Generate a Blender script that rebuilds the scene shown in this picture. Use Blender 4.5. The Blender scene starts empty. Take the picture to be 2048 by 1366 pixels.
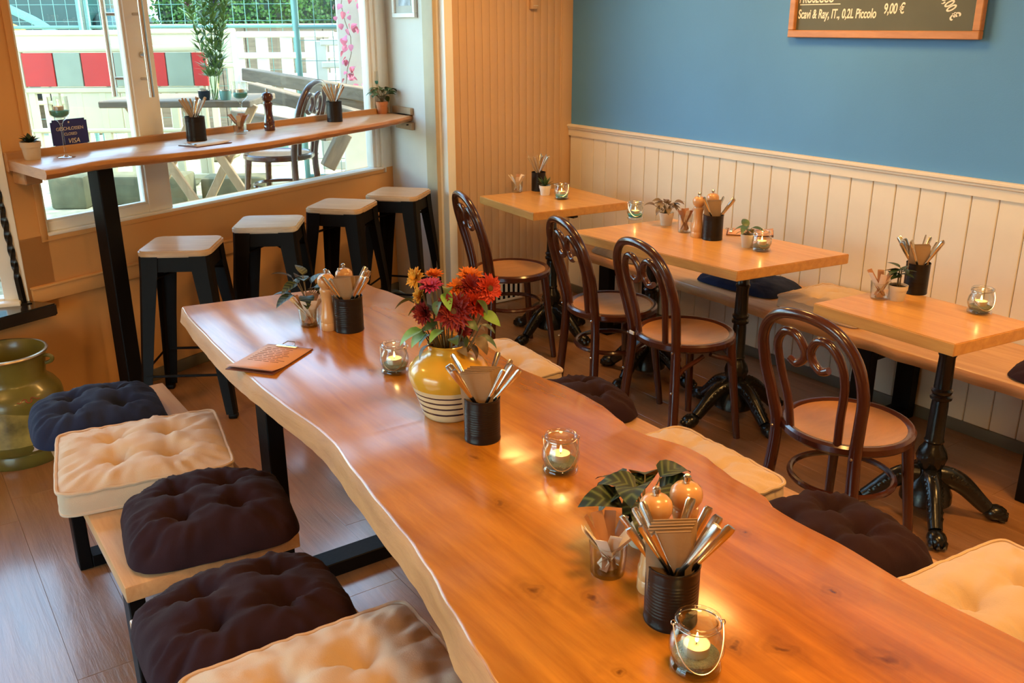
import bpy, bmesh, math, random
from math import sin, cos, pi, radians, sqrt, atan2, exp
from mathutils import Vector, Matrix, noise
random.seed(7)
SC = bpy.context.scene
COL = SC.collection

# ------------------------------------------------------------ camera, sky, sun, lamps, exposure
CAMH = 1.68; AZ = radians(34.7); PITCH = radians(19.2); ROLL = radians(-0.28); FPX = 1837.0
FW = Vector((sin(AZ)*cos(PITCH), cos(AZ)*cos(PITCH), -sin(PITCH)))
R0 = Vector((cos(AZ), -sin(AZ), 0)); U0 = R0.cross(FW)
RT = R0*cos(ROLL)+U0*sin(ROLL); UP = U0*cos(ROLL)-R0*sin(ROLL)
CAMP = Vector((0, 0, CAMH)); FH = Vector((sin(AZ), cos(AZ), 0))
cd = bpy.data.cameras.new('camera'); cd.sensor_width = 36; cd.lens = 36*FPX/2048; cd.clip_start = .02; cd.clip_end = 200
cam = bpy.data.objects.new('camera', cd); COL.objects.link(cam)
cam.matrix_world = Matrix.Translation(CAMP) @ Matrix((RT, UP, -FW)).transposed().to_4x4()
SC.camera = cam

W = bpy.data.worlds.new('world'); SC.world = W; W.use_nodes = True
wn = W.node_tree.nodes; wl = W.node_tree.links; wn.clear()
sky = wn.new('ShaderNodeTexSky'); sky.sky_type = 'NISHITA'; sky.sun_disc = False
sky.sun_elevation = radians(48); sky.sun_rotation = radians(120); sky.dust_density = 2.0; sky.ozone_density = .7
bg = wn.new('ShaderNodeBackground'); bg.inputs[1].default_value = 2.3
wo = wn.new('ShaderNodeOutputWorld'); tint = wn.new('ShaderNodeMixRGB'); tint.blend_type = 'MULTIPLY'; tint.inputs[0].default_value = 1; tint.inputs[2].default_value = (.86, 1.0, .90, 1)
wl.new(sky.outputs[0], tint.inputs[1]); wl.new(tint.outputs[0], bg.inputs[0]); wl.new(bg.outputs[0], wo.inputs[0])

def lamp(name, kind, loc, energy, color, size=.1, rot=None):
    d = bpy.data.lights.new(name, kind); d.energy = energy; d.color = color
    if kind == 'AREA': d.shape = 'DISK'; d.size = size
    elif kind == 'POINT': d.shadow_soft_size = size
    elif kind == 'SUN': d.angle = size
    o = bpy.data.objects.new(name, d); COL.objects.link(o); o.location = loc
    if rot: o.rotation_euler = rot
    return o
lamp('sun', 'SUN', (0, 0, 12), 8.0, (1, .89, .70), radians(1.0), (radians(42), 0, radians(60)))
WARM = (1.0, .53, .155)
for (x, y, e) in ((1.2, .8, 22), (.3, -.5, 26), (2.75, .6, 36), (3.0, 2.6, 16), (2.75, 3.75, 17), (-.35, 3.1, 15)):
    lamp('pendant_bulb', 'AREA', (x, y, 2.3), e, WARM, .36)
SC.view_settings.view_transform = 'Standard'; SC.view_settings.look = 'None'
SC.view_settings.gamma = 1; SC.view_settings.use_curve_mapping = False; SC.view_settings.exposure = .04

# ------------------------------------------------------------ pixel -> world layout helpers
def ray(x, y): return FW+RT*((x-1024)/FPX)+UP*((683-y)/FPX)
def atz(x, y, z):
    d = ray(x, y); return CAMP+d*((z-CAMH)/d.z)
def atx(x, y, X):
    d = ray(x, y); return CAMP+d*(X/d.x)
def hd(x, y, D):
    d = ray(x, y); return CAMP+d*(D/d.dot(FH))
WA = radians(22.7)
WP = Vector((1.15, 4.6, 0)); WD = Vector((cos(WA), sin(WA), 0)); WN = Vector((-sin(WA), cos(WA), 0))
def atw(x, y, n=0):
    d = ray(x, y); p = CAMP+d*((WP+WN*n-CAMP).dot(WN)/d.dot(WN)); q = p-WP
    return q.dot(WD), p.z
def wl2(p): q = p-WP; return q.dot(WD), q.dot(WN)

# ------------------------------------------------------------ materials
MATS = {}
def newmat(name):
    m = bpy.data.materials.new(name); m.use_nodes = True; m.node_tree.nodes.clear()
    n = m.node_tree.nodes; l = m.node_tree.links
    o = n.new('ShaderNodeOutputMaterial'); MATS[name] = m
    return m, n, l, o
def ramp(n, pts):
    r = n.new('ShaderNodeValToRGB'); e = r.color_ramp.elements
    while len(e) < len(pts): e.new(.5)
    for k, (p, c) in enumerate(pts): e[k].position = p; e[k].color = (*c, 1) if len(c) == 3 else c
    return r
def coords(n, l, scale=(1, 1, 1), rnd=False):
    t = n.new('ShaderNodeTexCoord'); mp = n.new('ShaderNodeMapping'); mp.inputs['Scale'].default_value = scale
    l.new(t.outputs['Object'], mp.inputs[0])
    if rnd:
        oi = n.new('ShaderNodeObjectInfo'); mm = n.new('ShaderNodeMath'); mm.operation = 'MULTIPLY'; mm.inputs[1].default_value = 37
        l.new(oi.outputs['Random'], mm.inputs[0]); l.new(mm.outputs[0], mp.inputs['Location'])
    return mp
def M(name, col, rough=.5, metal=0, var=.12, vs=6, bump=0, bs=60, coat=0, sheen=0, sub=0, scale=(1, 1, 1), spec=.5, rnd=False):
    m, n, l, o = newmat(name)
    p = n.new('ShaderNodeBsdfPrincipled'); l.new(p.outputs[0], o.inputs[0])
    p.inputs['Roughness'].default_value = rough; p.inputs['Metallic'].default_value = metal
    p.inputs['Coat Weight'].default_value = coat; p.inputs['Coat Roughness'].default_value = .12
    p.inputs['Sheen Weight'].default_value = sheen; p.inputs['Specular IOR Level'].default_value = spec
    if sub: p.inputs['Subsurface Weight'].default_value = sub; p.inputs['Subsurface Radius'].default_value = (.01, .006, .003)
    mp = coords(n, l, scale, rnd)
    t = n.new('ShaderNodeTexNoise'); t.inputs['Scale'].default_value = vs; t.inputs['Detail'].default_value = 4
    l.new(mp.outputs[0], t.inputs[0])
    r = ramp(n, [(.25, [c*(1-var) for c in col]), (.75, [min(1, c*(1+var)) for c in col])])
    l.new(t.outputs[0], r.inputs[0]); l.new(r.outputs[0], p.inputs['Base Color'])
    if bump:
        t2 = n.new('ShaderNodeTexNoise'); t2.inputs['Scale'].default_value = bs; t2.inputs['Detail'].default_value = 3
        l.new(mp.outputs[0], t2.inputs[0])
        b = n.new('ShaderNodeBump'); b.inputs['Strength'].default_value = bump; b.inputs['Distance'].default_value = .01
        l.new(t2.outputs[0], b.inputs['Height']); l.new(b.outputs[0], p.inputs['Normal'])
    return m
def wood(name, dark, light, scale=(14, 1.2, 14), rough=.4, rnd=False, coat=0, bump=.15, knots=(), contrast=1.0, mid=None, spec=.5):
    m, n, l, o = newmat(name)
    p = n.new('ShaderNodeBsdfPrincipled'); l.new(p.outputs[0], o.inputs[0])
    p.inputs['Roughness'].default_value = rough; p.inputs['Coat Weight'].default_value = coat; p.inputs['Coat Roughness'].default_value = .15
    p.inputs['Specular IOR Level'].default_value = spec
    mp = coords(n, l, scale, rnd)
    w = n.new('ShaderNodeTexNoise'); w.inputs['Scale'].default_value = .8; w.inputs['Detail'].default_value = 3
    l.new(mp.outputs[0], w.inputs[0])
    mx = n.new('ShaderNodeMixRGB'); mx.blend_type = 'LINEAR_LIGHT'; mx.inputs[0].default_value = .55
    l.new(mp.outputs[0], mx.inputs[1]); l.new(w.outputs['Color'], mx.inputs[2])
    t = n.new('ShaderNodeTexNoise'); t.inputs['Scale'].default_value = 2.2; t.inputs['Detail'].default_value = 8; t.inputs['Roughness'].default_value = .65
    l.new(mx.outputs[0], t.inputs[0])
    c = contrast*.25
    mid = mid or [(a+b)/2 for a, b in zip(dark, light)]
    r = ramp(n, [(.5-c, dark), (.5, mid), (.5+c, light)])
    l.new(t.outputs[0], r.inputs[0])
    last = r.outputs[0]
    if knots:
        tc = n.new('ShaderNodeTexCoord')
        nz = n.new('ShaderNodeTexNoise'); nz.inputs['Scale'].default_value = 22; nz.inputs['Detail'].default_value = 3
        l.new(tc.outputs['Object'], nz.inputs[0])
        wob = n.new('ShaderNodeMixRGB'); wob.blend_type = 'LINEAR_LIGHT'; wob.inputs[0].default_value = .03
        l.new(tc.outputs['Object'], wob.inputs[1]); l.new(nz.outputs['Color'], wob.inputs[2])
        for (kx, ky, kr, ks) in knots:
            mk = n.new('ShaderNodeMapping'); mk.inputs['Location'].default_value = (-kx/kr, -ky/(kr*1.35), 0)
            mk.inputs['Scale'].default_value = (1/kr, 1/(kr*1.35), 0)
            l.new(wob.outputs[0], mk.inputs[0])
            ln = n.new('ShaderNodeVectorMath'); ln.operation = 'LENGTH'; l.new(mk.outputs[0], ln.inputs[0])
            rk = ramp(n, [(0, [ks]*3), (.10, [ks*.8]*3), (.20, [ks*.35]*3), (.32, [ks*.42]*3), (.45, [ks*.16]*3), (.62, [ks*.20]*3), (1, [0]*3)])
            l.new(ln.outputs['Value'], rk.inputs[0])
            mk2 = n.new('ShaderNodeMixRGB'); mk2.inputs[2].default_value = (dark[0]*.28, dark[1]*.2, dark[2]*.18, 1)
            l.new(rk.outputs[0], mk2.inputs[0]); l.new(last, mk2.inputs[1]); last = mk2.outputs[0]
    l.new(last, p.inputs['Base Color'])
    if bump:
        b = n.new('ShaderNodeBump'); b.inputs['Strength'].default_value = bump; b.inputs['Distance'].default_value = .004
        l.new(t.outputs[0], b.inputs['Height']); l.new(b.outputs[0], p.inputs['Normal'])
    return m
def glass(name, tint=(.97, .98, .97), amount=1.0, rough=.02, base=.03):
    m, n, l, o = newmat(name)
    tr = n.new('ShaderNodeBsdfTransparent'); tr.inputs[0].default_value = (*tint, 1)
    gl = n.new('ShaderNodeBsdfGlossy'); gl.inputs['Roughness'].default_value = rough
    f = n.new('ShaderNodeLayerWeight'); f.inputs[0].default_value = .5
    pw_ = n.new('ShaderNodeMath'); pw_.operation = 'POWER'; pw_.inputs[1].default_value = 3.2; l.new(f.outputs['Facing'], pw_.inputs[0])
    mm = n.new('ShaderNodeMath'); mm.operation = 'MULTIPLY_ADD'; mm.inputs[1].default_value = amount; mm.inputs[2].default_value = base
    mm.use_clamp = True
    l.new(pw_.outputs[0], mm.inputs[0])
    mx = n.new('ShaderNodeMixShader'); l.new(mm.outputs[0], mx.inputs[0]); l.new(tr.outputs[0], mx.inputs[1]); l.new(gl.outputs[0], mx.inputs[2])
    l.new(mx.outputs[0], o.inputs[0])
    return m
def emit(name, col, s):
    m, n, l, o = newmat(name); e = n.new('ShaderNodeEmission'); e.inputs[0].default_value = (*col, 1); e.inputs[1].default_value = s
    l.new(e.outputs[0], o.inputs[0]); return m
def bands(name, stops, h, rough=.2, coat=.3):
    """glaze that changes with height (object z / h), hard edges"""
    m, n, l, o = newmat(name)
    p = n.new('ShaderNodeBsdfPrincipled'); l.new(p.outputs[0], o.inputs[0]); p.inputs['Roughness'].default_value = rough; p.inputs['Coat Weight'].default_value = coat
    t = n.new('ShaderNodeTexCoord'); s = n.new('ShaderNodeSeparateXYZ'); l.new(t.outputs['Object'], s.inputs[0])
    nz = n.new('ShaderNodeTexNoise'); nz.inputs['Scale'].default_value = 30; l.new(t.outputs['Object'], nz.inputs[0])
    a = n.new('ShaderNodeMath'); a.operation = 'MULTIPLY_ADD'; a.inputs[1].default_value = .0016/h*h; l.new(nz.outputs[0], a.inputs[0]); l.new(s.outputs[2], a.inputs[2])
    d = n.new('ShaderNodeMath'); d.operation = 'DIVIDE'; d.inputs[1].default_value = h; l.new(a.outputs[0], d.inputs[0])
    r = ramp(n, stops); r.color_ramp.interpolation = 'CONSTANT'; l.new(d.outputs[0], r.inputs[0]); l.new(r.outputs[0], p.inputs['Base Color'])
    return m

KN = [(1.08, 1.28, .07, .7), (.87, 1.02, .05, .8), (.80, 1.10, .045, .65), (1.22, .80, .045, .85), (1.14, .64, .075, .7), (1.05, 1.02, .03, .7),
      (.98, .80, .04, .75), (1.03, .75, .05, .7), (1.0, 1.60, .06, .55), (.93, 1.38, .04, .5), (1.05, 2.23, .022, .8), (1.20, 1.86, .05, .5),
      (1.27, 1.90, .03, .6), (.72, 1.60, .05, .6), (1.24, 1.02, .035, .6), (.78, .86, .03, .7)]
M_TABLE = wood('oiled_oak_slab', (.31, .095, .006), (.60, .228, .018), (9, .8, 9), .24, knots=[(a_, b_, c_, min(.95, d_*1.25)) for a_, b_, c_, d_ in KN], coat=.45, bump=.14, contrast=.85, spec=.4)
M_EDGE = wood('live_edge', (.34, .13, .035), (.54, .25, .08), (3, 2, 12), .6, bump=.5)
M_BENCH = wood('bench_wood', (.44, .22, .09), (.66, .38, .18), (12, 1, 12), .36, coat=.25)
M_TOP = wood('cafe_table_oak', (.50, .22, .05), (.72, .37, .10), (14, 1.2, 14), .34, coat=.25, rnd=True)
M_BAR = wood('bar_oak', (.42, .22, .10), (.66, .42, .22), (1.2, 12, 12), .33, coat=.2)
M_RAIL = wood('rail_oak', (.40, .19, .07), (.58, .32, .13), (1, 12, 12), .5)
M_LIGHTWOOD = wood('pale_timber', (.34, .22, .12), (.50, .36, .22), (8, 8, 1.2), .6)
M_GREYWOOD = wood('weathered_timber', (.09, .065, .04), (.20, .15, .10), (2, 14, 14), .8)
M_FLOOR = wood('floor_plank', (.205, .085, .026), (.40, .20, .088), (16, 1.3, 16), .34, rnd=True, bump=.7, contrast=1.3, spec=.8, coat=.8)
M_SEATW = wood('stool_wood', (.44, .29, .16), (.64, .46, .28), (2, 16, 16), .34, coat=.15, bump=.3)
M_SEATG = wood('stool_wood_grey', (.42, .37, .30), (.72, .68, .60), (2.5, 13, 13), .38, coat=.15, bump=.4)
M_BENT = M('bentwood_brown', (.060, .015, .008), .24, coat=.5, var=.25)
M_PLY = wood('seat_ply', (.30, .13, .04), (.44, .21, .075), (3, 9, 9), .28, coat=.3)
M_BLACK = M('black_steel', (.006, .005, .005), .45, var=.2, bump=.05, spec=.12)
M_IRON = M('cast_iron', (.008, .008, .008), .25, var=.3, bump=.12, bs=40)
M_TIN = M('black_tin', (.008, .005, .005), .34, var=.15, spec=.35)
M_STEEL = M('steel', (.62, .58, .52), .22, 1, var=.06)
M_NAPKIN = M('brown_napkin', (.27, .17, .095), .85, var=.08, bump=.1)
M_STICKB = M('brown_sachet', (.34, .15, .07), .6)
M_STICKW = M('white_sachet', (.74, .64, .52), .55)
M_MILL = wood('mill_beech', (.52, .25, .09), (.70, .40, .17), (6, 6, 1.5), .28, coat=.4, bump=0)
M_MILLD = M('mill_dark', (.065, .012, .008), .2, coat=.6)
M_GLASS = glass('jar_glass', (.955, .965, .955), 1.0, .02, .05)
M_PANE = glass('window_glass', (.975, .99, .985), .6, .003, .03)
M_SAND = M('grey_green_sand', (.15, .19, .15), .9, var=.35, vs=400, bump=.6, bs=300)
M_TURQ = M('turquoise_sand', (.07, .42, .42), .9, var=.3, vs=400, bump=.5, bs=300)
M_WAX = M('candle_wax', (.85, .72, .48), .5, sub=.3, var=.03)
M_ALU = M('aluminium_cup', (.75, .68, .55), .3, .8)
M_FLAME = emit('flame', (1, .62, .2), 14)
M_POT = M('stone_pot', (.60, .50, .38), .8, var=.15, bump=.15)
M_WPOT = M('white_pot', (.78, .72, .62), .5)
M_TERRA = M('terracotta', (.52, .19, .07), .8)
M_SOIL = M('soil', (.03, .018, .01), .95, var=.4, vs=80, bump=.6)
M_LEAF = M('leaf_green', (.055, .10, .028), .42, var=.45, vs=40)
M_LEAFD = M('leaf_dark', (.022, .045, .02), .38, var=.5, vs=60)
def calathea():
    m, n, l, o = newmat('striped_leaf')
    p = n.new('ShaderNodeBsdfPrincipled'); l.new(p.outputs[0], o.inputs[0]); p.inputs['Roughness'].default_value = .5
    mp = coords(n, l); sx = n.new('ShaderNodeSeparateXYZ'); l.new(mp.outputs[0], sx.inputs[0])
    ab = n.new('ShaderNodeMath'); ab.operation = 'ABSOLUTE'; l.new(sx.outputs[1], ab.inputs[0])
    sb = n.new('ShaderNodeMath'); sb.operation = 'MULTIPLY_ADD'; sb.inputs[1].default_value = -.8; l.new(ab.outputs[0], sb.inputs[0]); l.new(sx.outputs[0], sb.inputs[2])
    cb = n.new('ShaderNodeCombineXYZ'); l.new(sb.outputs[0], cb.inputs[0])
    w = n.new('ShaderNodeTexWave'); w.inputs['Scale'].default_value = 22; w.inputs['Distortion'].default_value = .6; l.new(cb.outputs[0], w.inputs[0])
    r = ramp(n, [(.3, (.008, .016, .006)), (.75, (.028, .05, .014)), (.97, (.075, .095, .03))]); l.new(w.outputs[0], r.inputs[0]); l.new(r.outputs[0], p.inputs['Base Color'])
    return m
M_CALA = calathea()
M_LEAFB = M('leaf_bright', (.18, .34, .05), .5, var=.35, vs=20)
M_LEAFBR = M('leaf_brown', (.14, .09, .045), .5, var=.4, vs=50)
M_STEM = M('stem', (.14, .10, .04), .6)
M_PAPER = M('pink_paper', (.74, .40, .28), .7, var=.03)
M_PAPERW = M('white_paper', (.75, .70, .64), .7, var=.03)
M_CLIPB = M('clipboard_brown', (.14, .04, .022), .6)
M_INK = M('ink', (.18, .08, .05), .8)
M_NAVY = M('navy_cloth', (.016, .022, .052), .95, spec=.15, sheen=.02, var=.2, vs=9, bump=.12, bs=350)
M_PLUM = M('plum_cloth', (.024, .0095, .013), .95, spec=.15, sheen=.02, var=.2, vs=9, bump=.12, bs=350)
M_BEIGE = M('beige_cloth', (.56, .405, .275), .95, sheen=.2, var=.08, vs=7, bump=.12, bs=350)
M_GREYC = M('grey_cloth', (.20, .15, .11), .95, sheen=.2, bump=.12, bs=350)
M_WHITE = M('white_paint', (.72, .64, .52), .5, var=.03, bump=.03)
M_FRAME = M('frame_white', (.84, .85, .80), .35, var=.02)
M_WALLW = M('white_wall', (.68, .66, .60), .8, var=.03, bump=.06, bs=120)
M_ORANGE = M('cream_wall', (.66, .35, .12), .75, var=.05, bump=.05, vs=3)
M_BEAD = M('bead_paint', (.58, .38, .22), .55, var=.05, vs=3)
M_BLUE = M('blue_wall', (.085, .265, .56), .6, var=.05, vs=2, bump=.05, bs=150)
M_CEIL = M('ceiling_paint', (.55, .42, .28), .9, var=.02)
M_SKIRT = M('grey_skirting', (.13, .115, .085), .5)
M_BOARD = M('chalkboard_green', (.085, .088, .055), .6, var=.15, vs=4)
M_CHALK = M('chalk', (.80, .76, .66), .9, var=.1, vs=200)
M_FRW = wood('board_frame_oak', (.36, .15, .05), (.55, .26, .10), (12, 2, 12), .45)
M_SLATE = M('black_sill', (.014, .012, .011), .16, var=.3, coat=.4)
M_CAN = M('olive_enamel', (.15, .125, .022), .32, .0, var=.3, vs=8, coat=.3)
M_CANIN = M('can_inside', (.035, .03, .012), .5, .3)
M_RIM = M('bare_rim', (.6, .5, .35), .3, .9)
M_RED = M('painted_red', (.30, .035, .015), .45)
M_SKYP = M('painted_landscape', (.30, .24, .06), .4, var=.75, vs=11, coat=.3)
M_SIGN = M('sign_blue', (.012, .016, .16), .35, var=.04)
M_BADGE = M('sign_letter', (.72, .66, .60), .5)
M_VGLASS = glass('vase_glass', (.93, .97, .95), .8, .02, .04)
M_VASE = bands('vase_glaze', [(0, (.70, .57, .35)), (.10, (.70, .57, .35)), (.125, (.03, .02, .035)), (.155, (.70, .57, .35)), (.225, (.03, .02, .035)), (.252, (.70, .57, .35)),
    (.315, (.03, .02, .035)), (.342, (.70, .57, .35)), (.405, (.03, .02, .035)), (.428, (.68, .54, .32)), (.50, (.62, .33, .03)), (1.0, (.62, .33, .03))], .175)
M_PINKP = M('petal_pink', (.50, .05, .16), .6, var=.3)
M_ORP = M('petal_orange', (.75, .20, .02), .6, var=.3)
M_REDP = M('petal_red', (.50, .035, .012), .6, var=.3)
M_DRED = M('petal_dark_red', (.22, .010, .008), .6, var=.3)
M_YEL = M('petal_yellow', (.75, .36, .03), .6, var=.3)
M_MAG = M('petal_magenta', (.62, .16, .42), .6, var=.3)
M_VIO = M('petal_violet', (.16, .06, .45), .6, var=.3)
M_EYE = M('flower_eye', (.10, .045, .01), .8)
M_GRAVEL = M('gravel', (.40, .36, .23), .95, var=.55, vs=5, bump=.5, bs=25)
M_STONE = M('rubble_stone', (.36, .33, .25), .9, var=.3, vs=4)
M_BARR = M('cream_plastic', (.44, .41, .27), .5, var=.05)
M_BRED = M('reflective_red', (.38, .005, .003), .4)
M_BGRN = M('reflective_grey', (.20, .24, .18), .4)
M_TEAL = M('teal_steel', (.12, .26, .24), .5, .2)
M_VAN = M('van_paint', (.010, .045, .050), .3, coat=.3)
M_GOLD = M('gold_paint', (.60, .34, .05), .45)
M_CONC = M('concrete', (.13, .13, .075), .9, var=.3, vs=8)
M_ASTER = M('aster_leaf', (.10, .19, .015), .5, var=.4, vs=30)
M_HEDGE = M('hedge_leaf', (.035, .10, .010), .55, var=.6, vs=5)
M_VINE = M('vine_leaf', (.48, .12, .20), .6, var=.4)
M_WHITEW = M('bright_render', (.52, .50, .44), .9)
M_STREET = M('street_grey', (.22, .25, .27), .8)

# ------------------------------------------------------------ mesh helpers
class MB:
    def __init__(s): s.bm = bmesh.new()
    def box(s, lo, hi, bev=0, seg=2, mtx=None):
        lo = Vector(lo); hi = Vector(hi); c = (lo+hi)/2; d = hi-lo
        r = bmesh.ops.create_cube(s.bm, size=1, matrix=Matrix.Translation(c) @ Matrix.Diagonal((d.x, d.y, d.z, 1)))
        vs = r['verts']
        if bev:
            es = list({e for v in vs for e in v.link_edges})
            b = bmesh.ops.bevel(s.bm, geom=es, offset=min(bev, min(d)*.49), segments=seg, affect='EDGES', profile=.5)
            vs = list({v for f in b['faces'] for v in f.verts} | {v for v in vs if v.is_valid})
        if mtx is not None: bmesh.ops.transform(s.bm, matrix=mtx, verts=vs)
        return s
    def raw(s, vs, fs, mtx=None):
        bv = [s.bm.verts.new(mtx @ Vector(v) if mtx is not None else v) for v in vs]
        for f in fs:
            try: s.bm.faces.new([bv[i] for i in f])
            except ValueError: pass
        return s
    def lathe(s, prof, n=24, mtx=None, fn=None):
        vs = []; fs = []; idx = []
        for (r, z) in prof:
            if r < 1e-6: idx.append([len(vs)]); vs.append((0, 0, z))
            else:
                idx.append(list(range(len(vs), len(vs)+n)))
                for k in range(n):
                    a = 2*pi*k/n; rr = r*(fn(a, z) if fn else 1); vs.append((rr*cos(a), rr*sin(a), z))
        for i in range(len(prof)-1):
            a, b = idx[i], idx[i+1]
            for k in range(n):
                q = [a[k % len(a)], a[(k+1) % len(a)], b[(k+1) % len(b)], b[k % len(b)]]
                q = list(dict.fromkeys(q))
                if len(q) > 2: fs.append(q)
        return s.raw(vs, fs, mtx)
    def tube(s, path, rad, n=8, closed=False, mtx=None, flat=None):
        P = [Vector(p) for p in path]; m = len(P); vs = []; fs = []
        rr = rad if isinstance(rad, (list, tuple)) else [rad]*m
        T = []
        for i in range(m):
            a = P[(i-1) % m] if (closed or i > 0) else P[i]; b = P[(i+1) % m] if (closed or i < m-1) else P[i]
            t = (b-a); T.append(t.normalized() if t.length > 1e-9 else Vector((0, 0, 1)))
        u = T[0].orthogonal().normalized()
        if flat is not None:
            f = Vector(flat); u = (f-T[0]*f.dot(T[0])); u = u.normalized() if u.length > 1e-6 else T[0].orthogonal().normalized()
        for i in range(m):
            if i: 
                q = T[i-1].rotation_difference(T[i]); u = q @ u
                u = (u-T[i]*u.dot(T[i])).normalized()
            v = T[i].cross(u); r = rr[i]; ra, rb = r if isinstance(r, tuple) else (r, r)
            for k in range(n):
                a = 2*pi*k/n; vs.append(P[i]+u*(ra*cos(a))+v*(rb*sin(a)))
        for i in range(m if closed else m-1):
            j = (i+1) % m
            for k in range(n): fs.append([i*n+k, i*n+(k+1) % n, j*n+(k+1) % n, j*n+k])
        if not closed: fs.append(list(range(n))[::-1]); fs.append([(m-1)*n+k for k in range(n)])
        return s.raw(vs, fs, mtx)
    def prism(s, pts, z0, z1, mtx=None):
        n = len(pts); vs = [(x, y, z0) for x, y in pts]+[(x, y, z1) for x, y in pts]
        fs = [list(range(n))[::-1], [n+k for k in range(n)]]+[[k, (k+1) % n, n+(k+1) % n, n+k] for k in range(n)]
        return s.raw(vs, fs, mtx)
    def loft(s, rings, mtx=None, caps=True):
        n = len(rings[0]); vs = [v for r in rings for v in r]; fs = []
        for i in range(len(rings)-1):
            for k in range(n): fs.append([i*n+k, i*n+(k+1) % n, (i+1)*n+(k+1) % n, (i+1)*n+k])
        if caps: fs.append(list(range(n))[::-1]); fs.append([(len(rings)-1)*n+k for k in range(n)])
        return s.raw(vs, fs, mtx)
    def ball(s, c, r, mtx=None, sub=2):
        rx, ry, rz = r if isinstance(r, (tuple, list)) else (r, r, r)
        mm = Matrix.Translation(c) @ Matrix.Diagonal((rx, ry, rz, 1))
        bmesh.ops.create_icosphere(s.bm, subdivisions=sub, radius=1, matrix=mtx @ mm if mtx is not None else mm)
        return s
    def mesh(s, name, mat, smooth=40, recalc=True):
        if recalc: bmesh.ops.recalc_face_normals(s.bm, faces=s.bm.faces[:])
        me = bpy.data.meshes.new(name); s.bm.to_mesh(me); s.bm.free()
        if smooth:
            me.polygons.foreach_set('use_smooth', [True]*len(me.polygons)); me.set_sharp_from_angle(angle=radians(smooth))
        for m in (mat if isinstance(mat, (list, tuple)) else [mat]): me.materials.append(m)
        return me
    def build(s, name, mat, parent=None, smooth=40, recalc=True):
        return link(name, s.mesh(name, mat, smooth, recalc), parent)
def link(name, me, parent=None):
    o = bpy.data.objects.new(name, me); COL.objects.link(o)
    if parent: o.parent = parent
    return o
def tag(o, label=None, cat=None, group=None, kind=None):
    if label: o['label'] = label
    if cat: o['category'] = cat
    if group: o['group'] = group
    if kind: o['kind'] = kind
    return o
def thing(name, label, cat, loc=(0, 0, 0), rz=0, group=None):
    o = bpy.data.objects.new(name, None); COL.objects.link(o); o.location = loc; o.rotation_euler = (0, 0, rz); o.empty_display_size = .05
    return tag(o, label, cat, group)
def dup(root, loc, rz=None, label=None, group=None):
    def cp(o, par):
        c = o.copy(); COL.objects.link(c); c.parent = par
        for ch in o.children: cp(ch, c)
        return c
    r = cp(root, None); r.location = loc
    if rz is not None: r.rotation_euler = (r.rotation_euler[0], r.rotation_euler[1], rz)
    if label: r['label'] = label
    if group: r['group'] = group
    return r
def struct(name, kind='structure', loc=(0, 0, 0), rz=0):
    o = bpy.data.objects.new(name, None); COL.objects.link(o); o.location = loc; o.rotation_euler = (0, 0, rz); o['kind'] = kind
    return o
def sbox(name, lo, hi, mat, parent=None, bev=0):
    o = MB().box(lo, hi, bev).build(name, mat, parent, 30)
    if not parent: o['kind'] = 'structure'
    return o
def bez(p0, p1, p2, p3, n=8, last=True):
    out = []
    for i in range(n+1 if last else n):
        t = i/n; a = 1-t
        out.append(Vector(p0)*a**3+Vector(p1)*(3*a*a*t)+Vector(p2)*(3*a*t*t)+Vector(p3)*t**3)
    return out
def catmull(P, sub=6):
    P = [Vector(p) for p in P]; out = []
    for i in range(len(P)-1):
        a = P[max(i-1, 0)]; b = P[i]; c = P[i+1]; d = P[min(i+2, len(P)-1)]
        for k in range(sub):
            t = k/sub; out.append(.5*((2*b)+(c-a)*t+(2*a-5*b+4*c-d)*t*t+(3*b-a-3*c+d)*t**3))
    out.append(P[-1]); return out
def interp(tab, x):
    if x <= tab[0][0]: return tab[0][1]
    for (a, b), (c, d) in zip(tab, tab[1:]):
        if x <= c: t = (x-a)/(c-a); t = t*t*(3-2*t)*.6+t*.4; return b+(d-b)*t
    return tab[-1][1]
def text_mesh(name, body, size, mat, parent, M4, shear=0, depth=.0006, align='LEFT', bold=.0):
    cu = bpy.data.curves.new(name, 'FONT'); cu.body = body; cu.size = size; cu.extrude = depth; cu.shear = shear; cu.align_x = align; cu.offset = bold*size
    t = bpy.data.objects.new(name, cu); COL.objects.link(t); bpy.context.view_layer.update()
    me = bpy.data.meshes.new_from_object(t.evaluated_get(bpy.context.evaluated_depsgraph_get()))
    bpy.data.objects.remove(t); me.materials.clear(); me.materials.append(mat); me.transform(M4)
    return link(name, me, parent)

# ------------------------------------------------------------ room shell
CEIL = 2.7
fl = MB().prism([(-1.45, -2.6), (3.8, -2.6), (3.8, 4.8), (2.8, 4.8), (2.8, 5.4), (.46, 4.42), (-1.45, 4.9)], -.06, -.006).build('floor', M_SKIRT, None, 0)
fl['kind'] = 'structure'
pm = None
for i in range(-4, 20):
    x0 = .008+.1885*i
    y = -.9-random.random()*1.1
    while y < 4.9:
        y1 = y+1.22
        cx = x0+.094
        lim = 4.6+(cx-1.15)*.418+.05 if cx < 2.72 else 4.7
        if cx < .46: lim = 4.6
        b = min(y1, lim)
        if b-y > .1 and b > -.3:
            if pm is None or abs((b-y)-1.22) > .01:
                me = MB().box((-.0940, .0004, -.012), (.0940, b-y-.0004, 0), .0007, 1).mesh('plank', M_FLOOR, 0)
                if abs((b-y)-1.22) < .01: pm = me
            else: me = pm
            link('plank', me, fl).location = (cx, y, 0)
        y = y1
c = sbox('ceiling', (-1.5, -2.7, CEIL), (3.9, 5.4, CEIL+.1), M_CEIL)
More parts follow.
